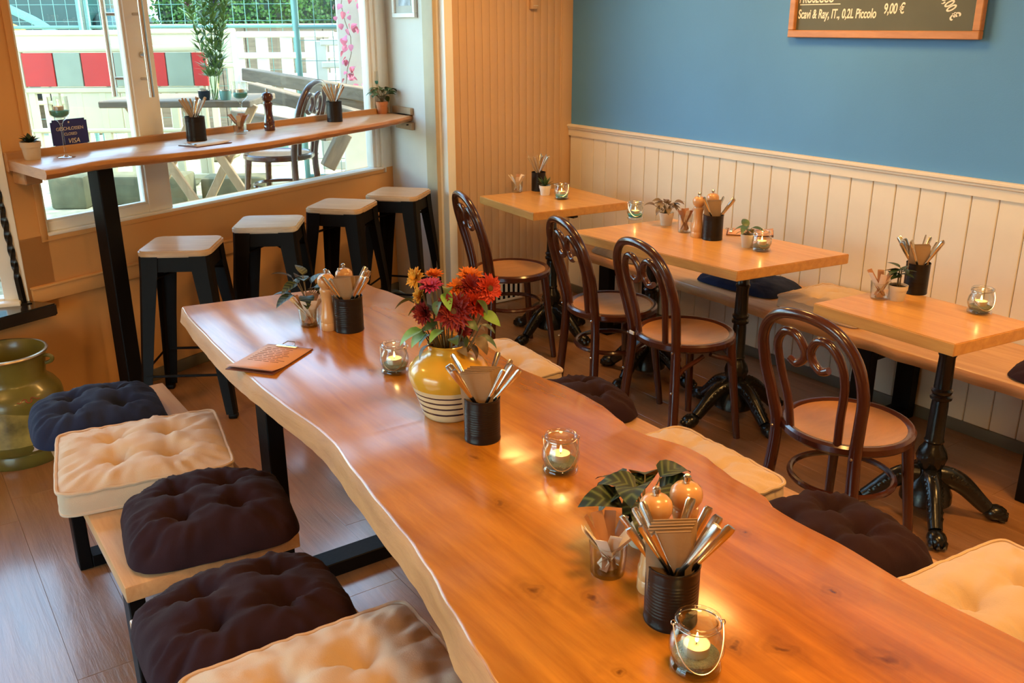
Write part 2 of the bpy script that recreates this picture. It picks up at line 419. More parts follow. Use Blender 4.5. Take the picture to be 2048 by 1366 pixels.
sbox('wall_rear', (-1.5, -2.7, 0), (3.9, -2.6, CEIL), M_ORANGE)
wlf = struct('wall_left')
for lo, hi in (((-1.45, -2.6, 0), (-1.35, 3.4, .06)), ((-1.45, -2.6, 1.55), (-1.35, 3.4, CEIL)), ((-1.45, -2.6, .06), (-1.35, .5, 1.55)), ((-1.45, 2.5, .06), (-1.35, 3.4, 1.55))): sbox('wall_panel', lo, hi, M_ORANGE, wlf)
w3 = struct('window_3')
for lo, hi in (((-1.43, .5, .06), (-1.37, 2.5, .11)), ((-1.43, .5, 1.5), (-1.37, 2.5, 1.55)), ((-1.43, .5, .11), (-1.37, .57, 1.5)), ((-1.43, 2.43, .11), (-1.37, 2.5, 1.5)), ((-1.43, 1.47, .11), (-1.37, 1.54, 1.5))): sbox('frame_rail', lo, hi, M_FRAME, w3, .004)
for y0, y1 in ((.57, 1.47), (1.54, 2.43)): sbox('pane', (-1.402, y0, .11), (-1.398, y1, 1.5), M_PANE, w3)

XR = 3.66
wr = sbox('wall_right', (XR, -2.6, 0), (XR+.1, 4.8, CEIL), M_BLUE)
sbox('backing', (XR-.004, -2.6, .02), (XR, 4.64, 1.03), M_WHITE, wr)
y0 = 4.041-3*.1143-.001
bm_ = MB().box((-.014, .0016, .045), (-.004, .1127, 1.02), .003, 1).mesh('board', M_WHITE, 25)
for k in range(-6, 37):
    y = 4.041+.1143*5-.1143*k
    if y+.1143 > 4.66: continue
    link('board', bm_, wr).location = (XR, y, 0)
tr = MB().loft([[(x+XR, y, z) for x, z in ((0, 1.006), (-.022, 1.006), (-.022, 1.045), (-.030, 1.050), (-.030, 1.058), (-.036, 1.062), (-.036, 1.072), (-.030, 1.075), (0, 1.075))] for y in (-2.6, 4.628)]).build('trim_1', M_WHITE, None, 20)
tr['kind'] = 'structure'
bb = sbox('baseboard_right', (XR-.026, -2.6, 0), (XR, 4.63, .052), M_SKIRT, None, .003)

wb = sbox('wall_back', (2.78, 4.64, 0), (3.76, 4.74, CEIL), M_BEAD)
nb = 15; pw = (3.578-2.80)/nb
me = MB().box((.001, -.012, .0), (pw-.0002, 0, CEIL), .002, 2).mesh('bead_strip', M_BEAD, 30)
for k in range(nb): link('bead_strip', me, wb).location = (2.80+pw*k, 4.64, 0)
sbox('corner_board', (3.582, 4.620, 0), (3.66, 4.64, CEIL), M_BEAD, wb, .003)
sbox('corner_bead', (3.572, 4.622, 0), (3.584, 4.64, CEIL), M_BEAD, wb, .004)
t2 = sbox('trim_2', (2.742, 4.60, 0), (2.796, 4.75, CEIL), M_FRAME, None, .004)
ws = sbox('wall_corner', (2.726, 4.66, 0), (2.742, 5.36, CEIL), M_WALLW)
sbox('casing_strip', (2.700, 4.655, 0), (2.727, 4.775, CEIL), M('tan_casing', (.46, .38, .25), .6), ws, .004)

wf = struct('wall_front', loc=WP, rz=WA)
MBX = lambda name, lo, hi, mat, par=wf, bev=0: sbox(name, lo, hi, mat, par, bev)
MBX('lower_wall', (-.76, 0, 0), (1.74, .12, .818), M_ORANGE)
MBX('lower_wall', (-2.75, 0, 0), (-.76, .12, .49), M_ORANGE)
MBX('post', (-.765, 0, .49), (-.625, .12, CEIL), M_ORANGE)
MBX('post', (1.605, 0, .818), (1.74, .12, CEIL), M_FRAME)
MBX('header', (-.765, 0, 2.55), (1.74, .12, CEIL), M_ORANGE)
for k in range(5):
    pass
MBX('dado_rail', (-.742, -.016, .535), (1.70, 0, .600), M_ORANGE, wf, .004)
MBX('dado_cap', (-.745, -.022, .597), (1.70, 0, .609), M_ORANGE, wf, .004)
MBX('casing', (-.655, -.008, .795), (-.625, 0, 2.55), M_ORANGE, wf, .003)
MBX('casing', (-.655, -.008, .790), (1.63, 0, .820), M_ORANGE, wf, .003)
MBX('casing', (1.605, -.008, .79), (1.64, 0, 2.55), M_FRAME, wf, .003)
bf = struct('baseboard_front', loc=WP, rz=WA)
MBX('skirting_board', (-.9, -.014, 0), (1.70, 0, .06), M_SKIRT, bf, .003)

w1 = struct('window_1', loc=WP, rz=WA)
q = lambda *a, **k: MBX(*a, par=w1, **k)
sbox('sill_bead', (-.625, -.012, .812), (1.605, .07, .826), M_FRAME, w1, .003)
sbox('sash_stile', (-.625, .012, .826), (-.606, .06, 2.55), M_FRAME, w1, .003)
sbox('sash_rail', (-.606, .012, .826), (-.09, .06, .868), M_FRAME, w1, .004)
sbox('sash_stile', (-.093, .006, .826), (.040, .075, 2.55), M_FRAME, w1, .006)
sbox('glazing_bead', (-.104, .018, .868), (-.093, .045, 2.55), M_FRAME, w1, .002)
sbox('glazing_bead', (-.606, .018, .868), (-.104, .045, .878), M_FRAME, w1, .002)
sbox('frame_stile', (1.575, .006, .826), (1.605, .07, 2.55), M_FRAME, w1, .004)
sbox('frame_stile', (1.552, .02, .826), (1.575, .07, 2.55), M_FRAME, w1, .003)
sbox('pane', (-.606, .029, .87), (-.1, .033, 2.55), M_PANE, w1)
sbox('pane', (.04, .034, .826), (1.556, .038, 2.55), M_PANE, w1)
h1 = MB().tube([(-.050, -.06, 1.36), (-.050, -.06, 1.80)], .0125, 14).tube([(-.045, .006, 1.44), (-.05, -.06, 1.44)], .007, 8).tube([(-.045, .006, 1.72), (-.05, -.06, 1.72)], .007, 8).build('door_handle', M_STEEL, w1)
h2 = MB().tube([(-.115, .12, 1.36), (-.115, .12, 1.80)], .0125, 14).tube([(-.045, .07, 1.44), (-.115, .12, 1.44)], .007, 8).tube([(-.045, .07, 1.72), (-.115, .12, 1.72)], .007, 8).build('door_handle', M_STEEL, w1)
MB().lathe([(0, 0), (.012, 0), (.014, .004), (.012, .010), (0, .012)], 14, Matrix.Translation((-.03, .006, 1.545)) @ Matrix.Rotation(pi/2, 4, 'X')).build('lock_cylinder', M_STEEL, w1)

# bay window to the left of the post with its black sill
BC = WP+WD*(-.765)
bd = Vector((-.97, .243, 0)).normalized()
w2 = struct('window_2', loc=(BC.x, BC.y, 0), rz=atan2(bd.y, bd.x))
sbox('frame_stile', (-.01, -.12, .53), (.085, 0, CEIL), M_FRAME, w2, .004)
sbox('frame_rail', (.085, -.07, .53), (1.9, 0, .575), M_FRAME, w2, .004)
sbox('inner_ledge', (.02, -.02, .545), (1.9, .05, .566), M_FRAME, w2, .006)
sbox('frame_rail', (.085, -.07, 2.4), (1.9, 0, CEIL), M_FRAME, w2, .004)
sbox('frame_stile', (.95, -.07, .575), (1.03, 0, 2.4), M_FRAME, w2, .004)
sbox('pane', (.085, -.035, .575), (.95, -.031, 2.4), M_PANE, w2)
sbox('pane', (1.03, -.035, .575), (1.9, -.031, 2.4), M_PANE, w2)
f0 = atz(114, 606, .55); f1 = atz(60, 601, .55)
e0 = f0-WD*2.0
sl = MB().prism([(f0.x, f0.y), (f1.x, f1.y), (BC.x-.02, BC.y+.02), (BC.x+bd.x*1.8, BC.y+bd.y*1.8), (e0.x, e0.y)], .497, .55)
bmesh.ops.bevel(sl.bm, geom=sl.bm.edges[:], offset=.006, segments=2, affect='EDGES')
so = sl.build('window_ledge', M_SLATE, None, 30); tag(so, 'black stone window ledge above the olive milk can', 'ledge')
wl3 = sbox('wall_bay', (-1.45, 3.3, 0), (-1.35, 5.0, CEIL), M_ORANGE)

# ground outside, raised above the cafe floor
a = WP+WD*1.74+WN*.125; b_ = WP+WD*(-.78)+WN*.125
gr = MB().prism([(a.x, a.y), (b_.x, b_.y), (BC.x+bd.x*2+.05, BC.y+bd.y*2+.16), (-9, 5.2), (-9, 24), (16, 24), (16, 5.3)], .2, .49).build('ground', M_GRAVEL, None, 0); gr['kind'] = 'structure'
MB().prism([(-1.5, 5.2), (-12, 5.2), (-12, -8), (-1.5, -8)], -.1, .02).build('pavement', M_STREET, gr, 0)
pv = MB().prism([(.36, 4.52), (-1.5, 4.98), (-6, 5.6), (-6, 9.0), (.2, 6.0)], .485, .498).build('pavement', M_STREET, gr, 0)

# ------------------------------------------------------------ slabs with a live edge
def slab(mb, st):
    """st: list of (t, left_top, left_bot, right_top, right_bot, z0, z1): cross-sections along y"""
    rings = []
    for (y, lt, lb, rt, rb, z0, z1) in st:
        h = z1-z0; j = .004*noise.noise(Vector((y*9, 3.3, z0)))
        rings.append([(lt+.004, y, z1), (lt, y, z1-.004), (lt*.55+lb*.45-.004+j, y, z1-h*.45), (lb, y, z0+h*.14), (lb+.02, y, z0),
                      (rb-.02, y, z0), (rb, y, z0+h*.14), (rt*.55+rb*.45+.004+j, y, z1-h*.45), (rt, y, z1-.004), (rt-.004, y, z1)])
    return mb.loft(rings)
LTOP = [(3.167, .795), (3.052, .781), (2.864, .773), (2.70, .764), (2.548, .759), (2.418, .760), (2.283, .757), (2.15, .761), (1.95, .774), (1.86, .772), (1.681, .745), (1.537, .726), (1.386, .711), (1.275, .691), (1.137, .659), (1.0, .632), (.94, .618), (.8, .60), (.2, .60)][::-1]
LBOT = [(3.31, .795), (3.124, .782), (2.894, .760), (2.605, .742), (2.438, .738), (2.325, .742), (2.142, .745), (1.972, .753), (1.88, .752), (1.78, .742), (1.657, .722), (1.408, .692), (1.292, .676), (1.188, .655), (1.03, .612), (.9, .588), (.2, .58)][::-1]
RTOP = [(3.06, 1.458), (2.92, 1.475), (2.80, 1.482), (2.5, 1.462), (2.227, 1.443), (1.984, 1.412), (1.9, 1.42), (1.83, 1.434), (1.748, 1.436), (1.656, 1.430), (1.56, 1.408), (1.515, 1.394), (1.459, 1.399), (1.41, 1.414), (1.367, 1.431), (1.30, 1.432), (1.24, 1.416), (1.18, 1.402), (1.10, 1.398), (1.047, 1.372), (.975, 1.367), (.89, 1.369), (.72, 1.352), (.54, 1.36), (.2, 1.37)][::-1]
lt = thing('communal_table', 'long live-edge oak table with black steel frame legs', 'table', (1.05, 1.6, 0))
mb = MB(); rings = []
n = 90
for k in range(n+1):
    y = .2+(3.165-.2)*k/n
    ysk = lambda x: y-max(0, (y-2.9))*.62*(x-.79)/.65*.6
    lt_, lb_, rt_ = interp(LTOP, y), interp(LBOT, y), interp(RTOP, y)
    rb_ = rt_-.012+.008*noise.noise(Vector((y*4, 1, 0)))
    z1, z0 = .75, .686; h = z1-z0; jj = .006*noise.noise(Vector((y*11, 3, 0)))+.004*noise.noise(Vector((y*31, 9, 0)))
    pts = [(lt_+.006, z1), (lt_, z1-.005), (lt_*.5+lb_*.5+jj, z1-h*.45), (lb_+jj*.6, z0+h*.16), (lb_+.018, z0), (rb_-.02, z0), (rb_+jj, z0+h*.2), (rt_+.004+jj, z1-h*.5), (rt_, z1-.005), (rt_-.006, z1)]
    rings.append([(x-1.05, ysk(x)-1.6, z) for x, z in pts])
mb.loft(rings)
o = mb.build('tabletop', [M_TABLE, M_EDGE], lt, 50)
for p in o.data.polygons:
    if abs(p.normal.z) < .75: p.material_index = 1
# knots are written in world metres: shift the object so its coordinates match
o.data.transform(Matrix.Translation((1.05, 1.6, 0))); o.location = (-1.05, -1.6, 0)
def loop_frame(par, y, x0, x1, zt, w=.06, t=.03, name='frame_leg', tv=None):
    tv = tv or w
    m = MB().box((x0, y-w/2, 0), (x0+t, y+w/2, zt), .003, 1).box((x1-t, y-w/2, 0), (x1, y+w/2, zt), .003, 1)
    m.box((x0+t, y-w/2, 0), (x1-t, y+w/2, t), .003, 1).box((x0+t, y-w/2, zt-t), (x1-t, y+w/2, zt), .003, 1)
    return m.build(name, M_BLACK, par, 30)
loop_frame(lt, 2.45-1.6, .80-1.05, 1.36-1.05, .686, .085, .05)
loop_frame(lt, .85-1.6, .72-1.05, 1.30-1.05, .686, .085, .05)

def bench(label, x0, x1, y0, y1, legs, group='plank benches beside the long table', name='wooden_bench'):
    cx, cy = (x0+x1)/2, (y0+y1)/2
    t = thing(name, label, 'bench', (cx, cy, 0), 0, group)
    MB().box((x0-cx, y0-cy, .408), (x1-cx, y1-cy, .45), .004, 2).build('seat', M_BENCH, t, 30)
    for y in legs: loop_frame(t, y-cy, x0+.015-cx, x1-.015-cx, .408, .07, .04)
    return t
bench('wooden bench left of the long table carrying navy, beige and plum cushions', .296, .722, 2.0, 3.27, (2.95, 2.12))
bench('nearer wooden bench left of the long table, cut by the photo bottom edge', .275, .70, .62, 1.872, (1.74, .8))
bench('wooden bench right of the long table, beside the heart-back chairs further off', 1.50, 1.915, 1.855, 3.1, (2.95, 2.05))
bench('wooden bench right of the long table below the large front beige cushion', 1.50, 1.93, .45, 1.835, (1.68, .6))

# wall bench
wbn = thing('wall_bench', 'long live-edge bench on black legs along the boarded wall', 'bench', (3.42, 2.4, 0))
rings = []
for k in range(61):
    y = .55+3.62*k/60
    xf = 3.205+.022*noise.noise(Vector((y*1.7, .5, 0)))+.010*noise.noise(Vector((y*6, 2, 0)))
    jj = .010*noise.noise(Vector((y*9, 5, 0)))
    pts = [(xf+.006, .45), (xf, .445), (xf-.006+jj, .425), (xf+.004+jj, .40), (xf+.03, .392), (3.635, .392), (3.64, .45)]
    rings.append([(x-3.42, y-2.4, z) for x, z in pts])
o = MB().loft(rings).build('seat', [M_BENCH, M_EDGE], wbn, 50)
for p in o.data.polygons:
    if p.normal.z < .75: p.material_index = 1
for y in (3.78, 2.12, 1.38): loop_frame(wbn, y-2.4, 3.24-3.42, 3.62-3.42, .392, .085, .05)

# ------------------------------------------------------------ cafe tables on cast iron pedestals
def pedestal(t, ox, oy, rz):
    mm = Matrix.Translation((ox, oy, 0)) @ Matrix.Rotation(rz, 4, 'Z')
    pole = [(.0, .05), (.075, .05), (.088, .06), (.086, .09), (.066, .13), (.042, .165), (.036, .18), (.046, .20), (.050, .225), (.046, .25), (.034, .268), (.030, .28), (.034, .288), (.030, .296), (.0285, .42), (.027, .44), (.036, .446), (.037, .456), (.030, .463), (.034, .470), (.036, .478), (.029, .486), (.0265, .60), (.030, .606), (.031, .614), (.0255, .622), (.024, .70), (.0, .70)]
    flute = lambda a, z: 1+(.05*cos(14*a) if .2 < z < .25 else 0)
    MB().lathe(pole, 28, mm, flute).build('pole', M_IRON, t, 35)
    MB().box((-.17, -.02, .694), (.17, .02, .706), .004, 1, mm).box((-.02, -.17, .694), (.02, .17, .706), .004, 1, mm).build('top_plate', M_IRON, t, 30)
    for k in range(4):
        r = mm @ Matrix.Rotation(k*pi/2, 4, 'Z')
        path = bez((.035, 0, .15), (.11, 0, .155), (.14, 0, .10), (.205, 0, .045), 10)
        rad = [(.034-.010*i/10, .042-.016*i/10) for i in range(11)]
        m = MB().tube(path, rad, 10, mtx=r, flat=(0, 1, 0))
        for i in range(8):
            p = path[2+i]; m.ball((p.x, 0, p.z+.033-.0014*i), (.012, .011, .009), r, 1)
            for sy in (-1, 1): m.ball((p.x, sy*(.026-.0012*i), p.z+.016), (.012, .008, .012), r, 1)
        m.ball((.235, 0, .030), (.042, .034, .030), r, 2)
        for sy in (-1, 0, 1): m.ball((.262-.006*abs(sy), sy*.021, .022), (.022, .013, .021), r, 1)
        m.build('claw_foot', M_IRON, t, 50)
def cafe_table(label, px, peds, zt=.75, th=.042):
    P = [atz(x, y, zt) for x, y in px]           # front corner, wall corner, far corner
    q4 = P[1]+P[2]-P[0]; c_ = (P[1]+P[2])/2
    t = thing('cafe_table', label, 'table', (c_.x, c_.y, 0))
    m = MB().prism([(p.x-c_.x, p.y-c_.y) for p in (P[0], P[1], q4, P[2])], zt-th, zt)
    bmesh.ops.bevel(m.bm, geom=m.bm.edges[:], offset=.003, segments=2, affect='EDGES')
    m.build('tabletop', M_TOP, t, 30)
    for (x, y, r) in peds: pedestal(t, x-c_.x, y-c_.y, radians(r))
    return t
cafe_table('small square oak table beside the grooved wall, farthest of the iron-foot tables', [(1067, 426), (1258, 404), (959, 392)], [(2.99, 3.93, 11)])
cafe_table('long rectangular oak table on two iron pedestals beside the wall bench', [(1475, 543), (1699, 508), (1137, 462)], [(2.967, 2.548, -8), (2.99, 3.135, 13)])
T3P = atz(1911, 688.7, .75); T3L = atz(1627, 606, .75)
cafe_table('nearest oak cafe table with one iron pedestal, cut by the photo edge', [(1911, 688.7), (2075, 649), (1627, 606)], [(2.882, 1.564, 42)])

# ------------------------------------------------------------ bentwood chairs
def hoop(z0=0):
    L = [(-.185, .185, 0), (-.168, .165, .22), (-.16, .150, .43), (-.178, .165, .55), (-.205, .182, .66), (-.238, .168, .77), (-.262, .105, .845), (-.272, 0, .868)]
    L2 = [(x, -y, z) for x, y, z in L[:-1]][::-1]
    return catmull(L+L2, 6)
def scroll(s):
    P = [(-.165, .088, .435), (-.180, .098, .55), (-.205, .118, .66), (-.232, .116, .745), (-.248, .082, .795), (-.248, .040, .795), (-.238, .012, .755), (-.230, .016, .722), (-.226, .044, .698), (-.226, .072, .708)]
    return catmull([(x, y*s, z) for x, y, z in P], 6)
def chair(label, loc, rz, braces=False, group='bentwood chairs at the small tables', name='bentwood_chair'):
    t = thing(name, label, 'chair', loc, rz, group)
    H = hoop(); nH = len(H)
    MB().tube(H, [.0165+.0045*abs(2*i/(nH-1)-1) for i in range(nH)], 12).build('back_hoop', M_BENT, t)
    for s in (1, -1):
        S = scroll(s); MB().tube(S, [.0135-.006*max(0, i/len(S)-.7) for i in range(len(S))], 10).build('scroll', M_BENT, t)
    MB().lathe([(.178, .432), (.200, .432), (.207, .440), (.207, .458), (.200, .466), (.188, .466), (.178, .458), (.178, .432)], 40).build('seat_frame', M_BENT, t)
    MB().lathe([(0, .446), (.10, .4475), (.165, .455), (.182, .460), (.184, .452), (.17, .444), (0, .438)], 40).build('seat_panel', M_PLY, t)
    for s in (1, -1):
        MB().tube(catmull([(.135, .128*s, .445), (.150, .142*s, .28), (.178, .165*s, 0)], 6), [.0215-.007*i/12 for i in range(13)], 12).build('leg', M_BENT, t)
    if braces:
        for (a, b, z) in (((-.166, .160), (.155, .147), .24), ((-.166, -.160), (.155, -.147), .24), ((.156, -.146), (.156, .146), .24)):
            A = Vector((*a, z)); B = Vector((*b, z)); m_ = (A+B)/2; m_.z = .425
            MB().tube(bez(A, A*.96+Vector((0, 0, .16)), A*.7+m_*.3+Vector((0, 0, .06)), m_+(A-m_)*.12, 8), .0095, 8).tube(bez(B, B*.96+Vector((0, 0, .16)), B*.7+m_*.3+Vector((0, 0, .06)), m_+(B-m_)*.12, 8), .0095, 8).build('brace', M_BENT, t)
        MB().box((-.192, .098, .444), (-.186, .128, .458), .001, 1).build('name_plate', M_FRAME, t)['label'] = 'small white plate on the seat edge'
    else:
        MB().tube([(.162*cos(a), .162*sin(a), .275) for a in [2*pi*k/40 for k in range(40)]], .0105, 8, closed=True).build('stretcher_ring', M_BENT, t)
    for s in (1, -1):
        MB().ball((-.180, .152*s, .44), .006, sub=1).ball((-.187, .168*s, .275), .006, sub=1).build('bolt', M_STEEL, t)
    return t
chair('brown bentwood chair at the small square table beside the grooved wall', (2.655, 3.84, 0), radians(-14))
chair('brown bentwood chair with double scroll back at the far end of the two-pedestal table', (2.67, 3.05, 0), radians(-13))
chair('brown bentwood chair with arched leg braces and a small white plate', (2.656, 2.57, 0), radians(-7), True)
chair('nearest brown bentwood chair, with a curled scroll back and round plywood seat', (2.42, 1.605, 0), radians(-1))

# ------------------------------------------------------------ bar stools
def stool(label, loc, rz, wm=M_SEATW):
    t = thing('bar_stool', label, 'stool', loc, rz, 'square metal bar stools under the window counter')
    o = MB().box((-.155, -.155, .732), (.155, .155, .762), .0)
    es = [e for e in o.bm.edges if abs(e.verts[0].co.z-e.verts[1].co.z) > .01]
    bmesh.ops.bevel(o.bm, geom=es, offset=.045, segments=6, affect='EDGES', profile=.5)
    es = [e for e in o.bm.edges if abs(e.verts[0].co.z-e.verts[1].co.z) < .001 and len(e.link_faces) == 2 and e.calc_face_angle(0) > 1]
    bmesh.ops.bevel(o.bm, geom=es, offset=.007, segments=2, affect='EDGES')
    o.build('seat', wm, t, 40)
    m = MB()
    for k in range(4):
        r = Matrix.Rotation(k*pi/2, 4, 'Z')
        m.loft([[(-.105, -.145, z), (.105, -.145, z), (.105, -.141, z), (-.105, -.141, z)] if z < .73 else [(-.12, -.142, z), (.12, -.142, z), (.12, -.138, z), (-.12, -.138, z)] for z in (.668, .733)], r)
    m.box((-.13, -.13, .722), (.13, .13, .732), .002, 1)
    m.build('apron', M_BLACK, t, 30)
    for k in range(4):
        r = Matrix.Rotation(k*pi/2, 4, 'Z'); rg = []
        for z, cx, w in ((.735, .148, .082), (.66, .152, .078), (.40, .175, .062), (.02, .208, .044)):
            th = .004; c2 = .012
            rg.append([(cx-w, cx, z), (cx-c2, cx, z), (cx, cx-c2, z), (cx, cx-w, z), (cx-th, cx-w, z), (cx-th, cx-c2-.002, z), (cx-c2-.002, cx-th, z), (cx-w, cx-th, z)])
        l = MB().loft(rg, r).build('leg', M_BLACK, t, 30)
        MB().box((.172, .172, 0), (.212, .212, .022), .006, 2, r).build('rubber_foot', M_BLACK, l, 30)
    for k in range(4):
        r = Matrix.Rotation(k*pi/2, 4, 'Z')
        MB().box((-.172, -.192, .200), (.172, -.186, .212), .002, 1, r).build('foot_rail', M_BLACK, t, 30)
    MB().tube([(-.15, -.15, .615), (0, 0, .655), (.15, .15, .615)], .006, 8).tube([(-.15, .15, .615), (0, 0, .66), (.15, -.15, .615)], .006, 8).build('cross_brace', M_BLACK, t)
    return t
stool('black metal bar stool with wooden seat next to the counter post', (*atz(363, 487, .76)[:2], 0), radians(-31))
stool('black metal bar stool with pale grey wood grain seat', (*atz(538, 443, .76)[:2], 0), radians(-31), M_SEATG)
stool('black metal bar stool with brown seat, just behind the pepper mills on the long table', (*atz(684, 408, .76)[:2], 0), radians(-47))
stool('black metal bar stool in the corner beside the white wall', (*atz(797, 384, .76)[:2], 0), radians(-48))

# ------------------------------------------------------------ window counter
BZ = 1.155
bc = thing('window_counter', 'live-edge oak bar counter along the shop window', 'counter', WP, WA)
FR = [wl2(atz(x_, y_, BZ)) for x_, y_ in ((90.8, 340.8), (117, 336.4), (146.5, 330.5), (190, 322.5), (240, 316), (300, 310.8), (350, 306), (410, 299.5), (460, 293.5), (529, 284), (605, 271.5), (664, 260.5), (724, 250), (761, 243.5), (790, 237.5), (824, 230))]
rings = []
S0_, S1_ = FR[0][0], 1.655
SBK = (-.750, -.022)
SKW = (SBK[0]-S0_)/(SBK[1]-FR[0][1])
for k in range(81):
    s = S0_+(S1_-S0_)*k/80; f = interp(FR, s); jj = .007*noise.noise(Vector((s*10, 7, 0)))
    bump = .02*exp(-((s-1.1)/.12)**2)
    sk = lambda n_: s+(n_*.40 if k == 80 else (n_-FR[0][1])*SKW*(1-k/20) if k < 20 else 0)
    pts = [(-.022, BZ), (f+.008, BZ), (f, BZ-.005), (f-.006+jj-bump*.3, BZ-.018), (f+.004+jj, BZ-.034), (f+.025, BZ-.041), (-.022, BZ-.041)]
    rings.append([(sk(n_), n_, z) for n_, z in pts])
o = MB().loft(rings).build('countertop', [M_BAR, M_EDGE], bc, 50)
for p in o.data.polygons:
    if abs(p.normal.z) < .75: p.material_index = 1
MB().box((SBK[0]-.004, -.022, 1.105), (1.67, -.002, 1.185), .003, 1).build('upstand', M_RAIL, bc, 30)
MB().box((-.735, -.10, 1.055), (-.66, -.01, 1.112), .004, 1).build('bracket', M_RAIL, bc, 30)
inv = (Matrix.Translation(WP) @ Matrix.Rotation(WA, 4, 'Z')).inverted()
MB().box((2.702, 4.945, 1.068), (2.724, 5.15, 1.112), .003, 1, inv).build('cleat', M_LIGHTWOOD, bc, 30)
MB().box((2.704, 4.955, 1.157), (2.724, 5.19, 1.197), .003, 1, inv).build('cleat', M_LIGHTWOOD, bc, 30)
MB().tube([(2.690, 4.985, 1.098), (2.703, 4.985, 1.098)], .004, 8, mtx=inv).build('screw', M_BLACK, bc)
p0 = atz(205, 347, BZ-.04); p1 = atz(262, 773, 0)
s0, n0 = wl2((p0+p1)/2)
MB().box((s0-.038, n0-.038, .006), (s0+.038, n0+.038, BZ-.041), .004, 1).build('post', M_BLACK, bc, 30)
MB().box((s0-.10, n0-.10, 0), (s0+.10, n0+.10, .008), .002, 1).build('base_plate', M_BLACK, bc, 30)

# ------------------------------------------------------------ cushions
def cushion(name, label, loc, rz, sx, sy, th, mat, box=False, seed=0, group='tufted seat cushions', tilt=0, tufts=None):
    rnd = random.Random(seed); N = 44
    tufts = tufts or [(-.35, -.34), (.35, -.34), (-.35, .34), (.35, .34)]
    tufts = [(a+rnd.uniform(-.04, .04), b+rnd.uniform(-.04, .04)) for a, b in tufts]
    def hz(u, v):
        if box: e = max(0, 1-abs(u)**2.6)*max(0, 1-abs(v)**2.6); b = th*.80+th*.42*e**.7
        else: e = max((1-abs(u)**2.8), 0)**.5*max((1-abs(v)**2.8), 0)**.5; b = th*.26+th*.90*e
        d = 0
        for a, c in tufts:
            r2 = ((u-a)/.20)**2+((v-c)/.20)**2; d += exp(-r2)*.36+exp(-r2*7)*.20; d += .035*sin(7*atan2(v-c, u-a)+seed)*exp(-(r2-1.2)**2*.5)
        for a, c in tufts:
            for (uu, vv, w) in ((u-a, v-c, 1), (v-c, u-a, 1)):
                if abs(vv) < .62: d += .085*exp(-(uu/.055)**2)*max(0, 1-abs(vv)/.60)
        wr = .12*noise.noise(Vector((u*2.2+seed*3.1, v*2.2, 1.5)))+.06*noise.noise(Vector((u*6+seed, v*6, 4)))
        edge = max(abs(u), abs(v))
        if edge > .55: 
            k = atan2(v, u)*11; wr += .09*noise.noise(Vector((k, edge*1.2, seed*2.3)))*(edge-.55)/.45*2
        return b+th*(wr*min(1, (1-edge)*5+.25)-d*.9*min(1, (1-edge)*4))
    vs = []; fs = []
    def xy(u, v):
        p = 6 if not box else 14
        k = 1/max(1e-6, (abs(u)**p+abs(v)**p)**(1/p)) if max(abs(u), abs(v)) > 1e-6 else 1
        m_ = max(abs(u), abs(v)); k = 1+(k*m_-1)*1.0 if False else (m_*k)
        bow = 1+(.03*(1-(v if abs(u) > abs(v) else u)**2))*m_*(0 if box else 1)
        w = 1+.015*noise.noise(Vector((u*1.4+seed, v*1.4, 8)))*m_
        return sx/2*u*k*bow*w, sy/2*v*k*bow*w
    idx = {}
    for i in range(N+1):
        for j in range(N+1):
            u, v = -1+2*i/N, -1+2*j/N
            u = (abs(u)**.8)*(1 if u > 0 else -1); v = (abs(v)**.8)*(1 if v > 0 else -1)
            x, y = xy(u, v); idx[(i, j)] = len(vs); vs.append((x, y, hz(u, v)))
    for i in range(N):
        for j in range(N): fs.append([idx[i, j], idx[i+1, j], idx[i+1, j+1], idx[i, j+1]])
    per = [(i, 0) for i in range(N)]+[(N, j) for j in range(N)]+[(i, N) for i in range(N, 0, -1)]+[(0, j) for j in range(N, 0, -1)]
    cur = [idx[p] for p in per]; ring0 = cur
    lays = ((.5, 1.012, None), (.10, 1.004, None), (0, .985, 0)) if box else ((.45, 1.02, None), (.2, .985, None), (0, .90, 0))
    nh = th*.72 if box else th*.32
    edgepts = []
    for fz, sc_, zz in lays:
        new = []
        for q in per:
            b = vs[idx[q]]; z = b[2]*fz
            if zz == 0: z = 0
            puck = 1+.006*noise.noise(Vector((b[0]*30, b[1]*30, fz*5+seed)))
            new.append(len(vs)); vs.append((b[0]*sc_*puck, b[1]*sc_*puck, z))
        for k in range(len(per)): fs.append([cur[k], cur[(k+1) % len(per)], new[(k+1) % len(per)], new[k]])
        cur = new
    fs.append(cur[::-1])
    o = MB().raw(vs, fs).build(name, mat, None, 65)
    o.location = loc; o.rotation_euler = (tilt, 0, rz); tag(o, label, 'cushion', group)
    if box:
        for zf in (0, 1):
            pts = [Vector(vs[ring0[k]])*1.0 if zf else Vector((vs[ring0[k]][0]*1.0, vs[ring0[k]][1]*1.0, .007)) for k in range(len(per))]
            if zf: pts = [Vector((p.x*1.008, p.y*1.008, p.z+.001)) for p in pts]
            MB().tube(pts, .0050, 6, closed=True).build('piping', mat, o)
    return o
B0 = .4505
cushion('seat_cushion', 'navy blue tufted cushion at the far end of the left bench', (.455, 3.03, B0), radians(-4), .385, .36, .088, M_NAVY, seed=1)
cushion('seat_cushion', 'beige piped box cushion on the left bench between navy and plum cushions', (.49, 2.585, B0), radians(-10), .45, .42, .085, M_BEIGE, True, seed=2)
cushion('seat_cushion', 'plum tufted cushion at the near end of the far left bench', (.545, 2.165, B0), radians(-9), .40, .37, .095, M_PLUM, seed=3)
cushion('seat_cushion', 'plum tufted cushion on the nearer left bench', (.475, 1.69, B0), radians(-4), .42, .33, .095, M_PLUM, seed=4)
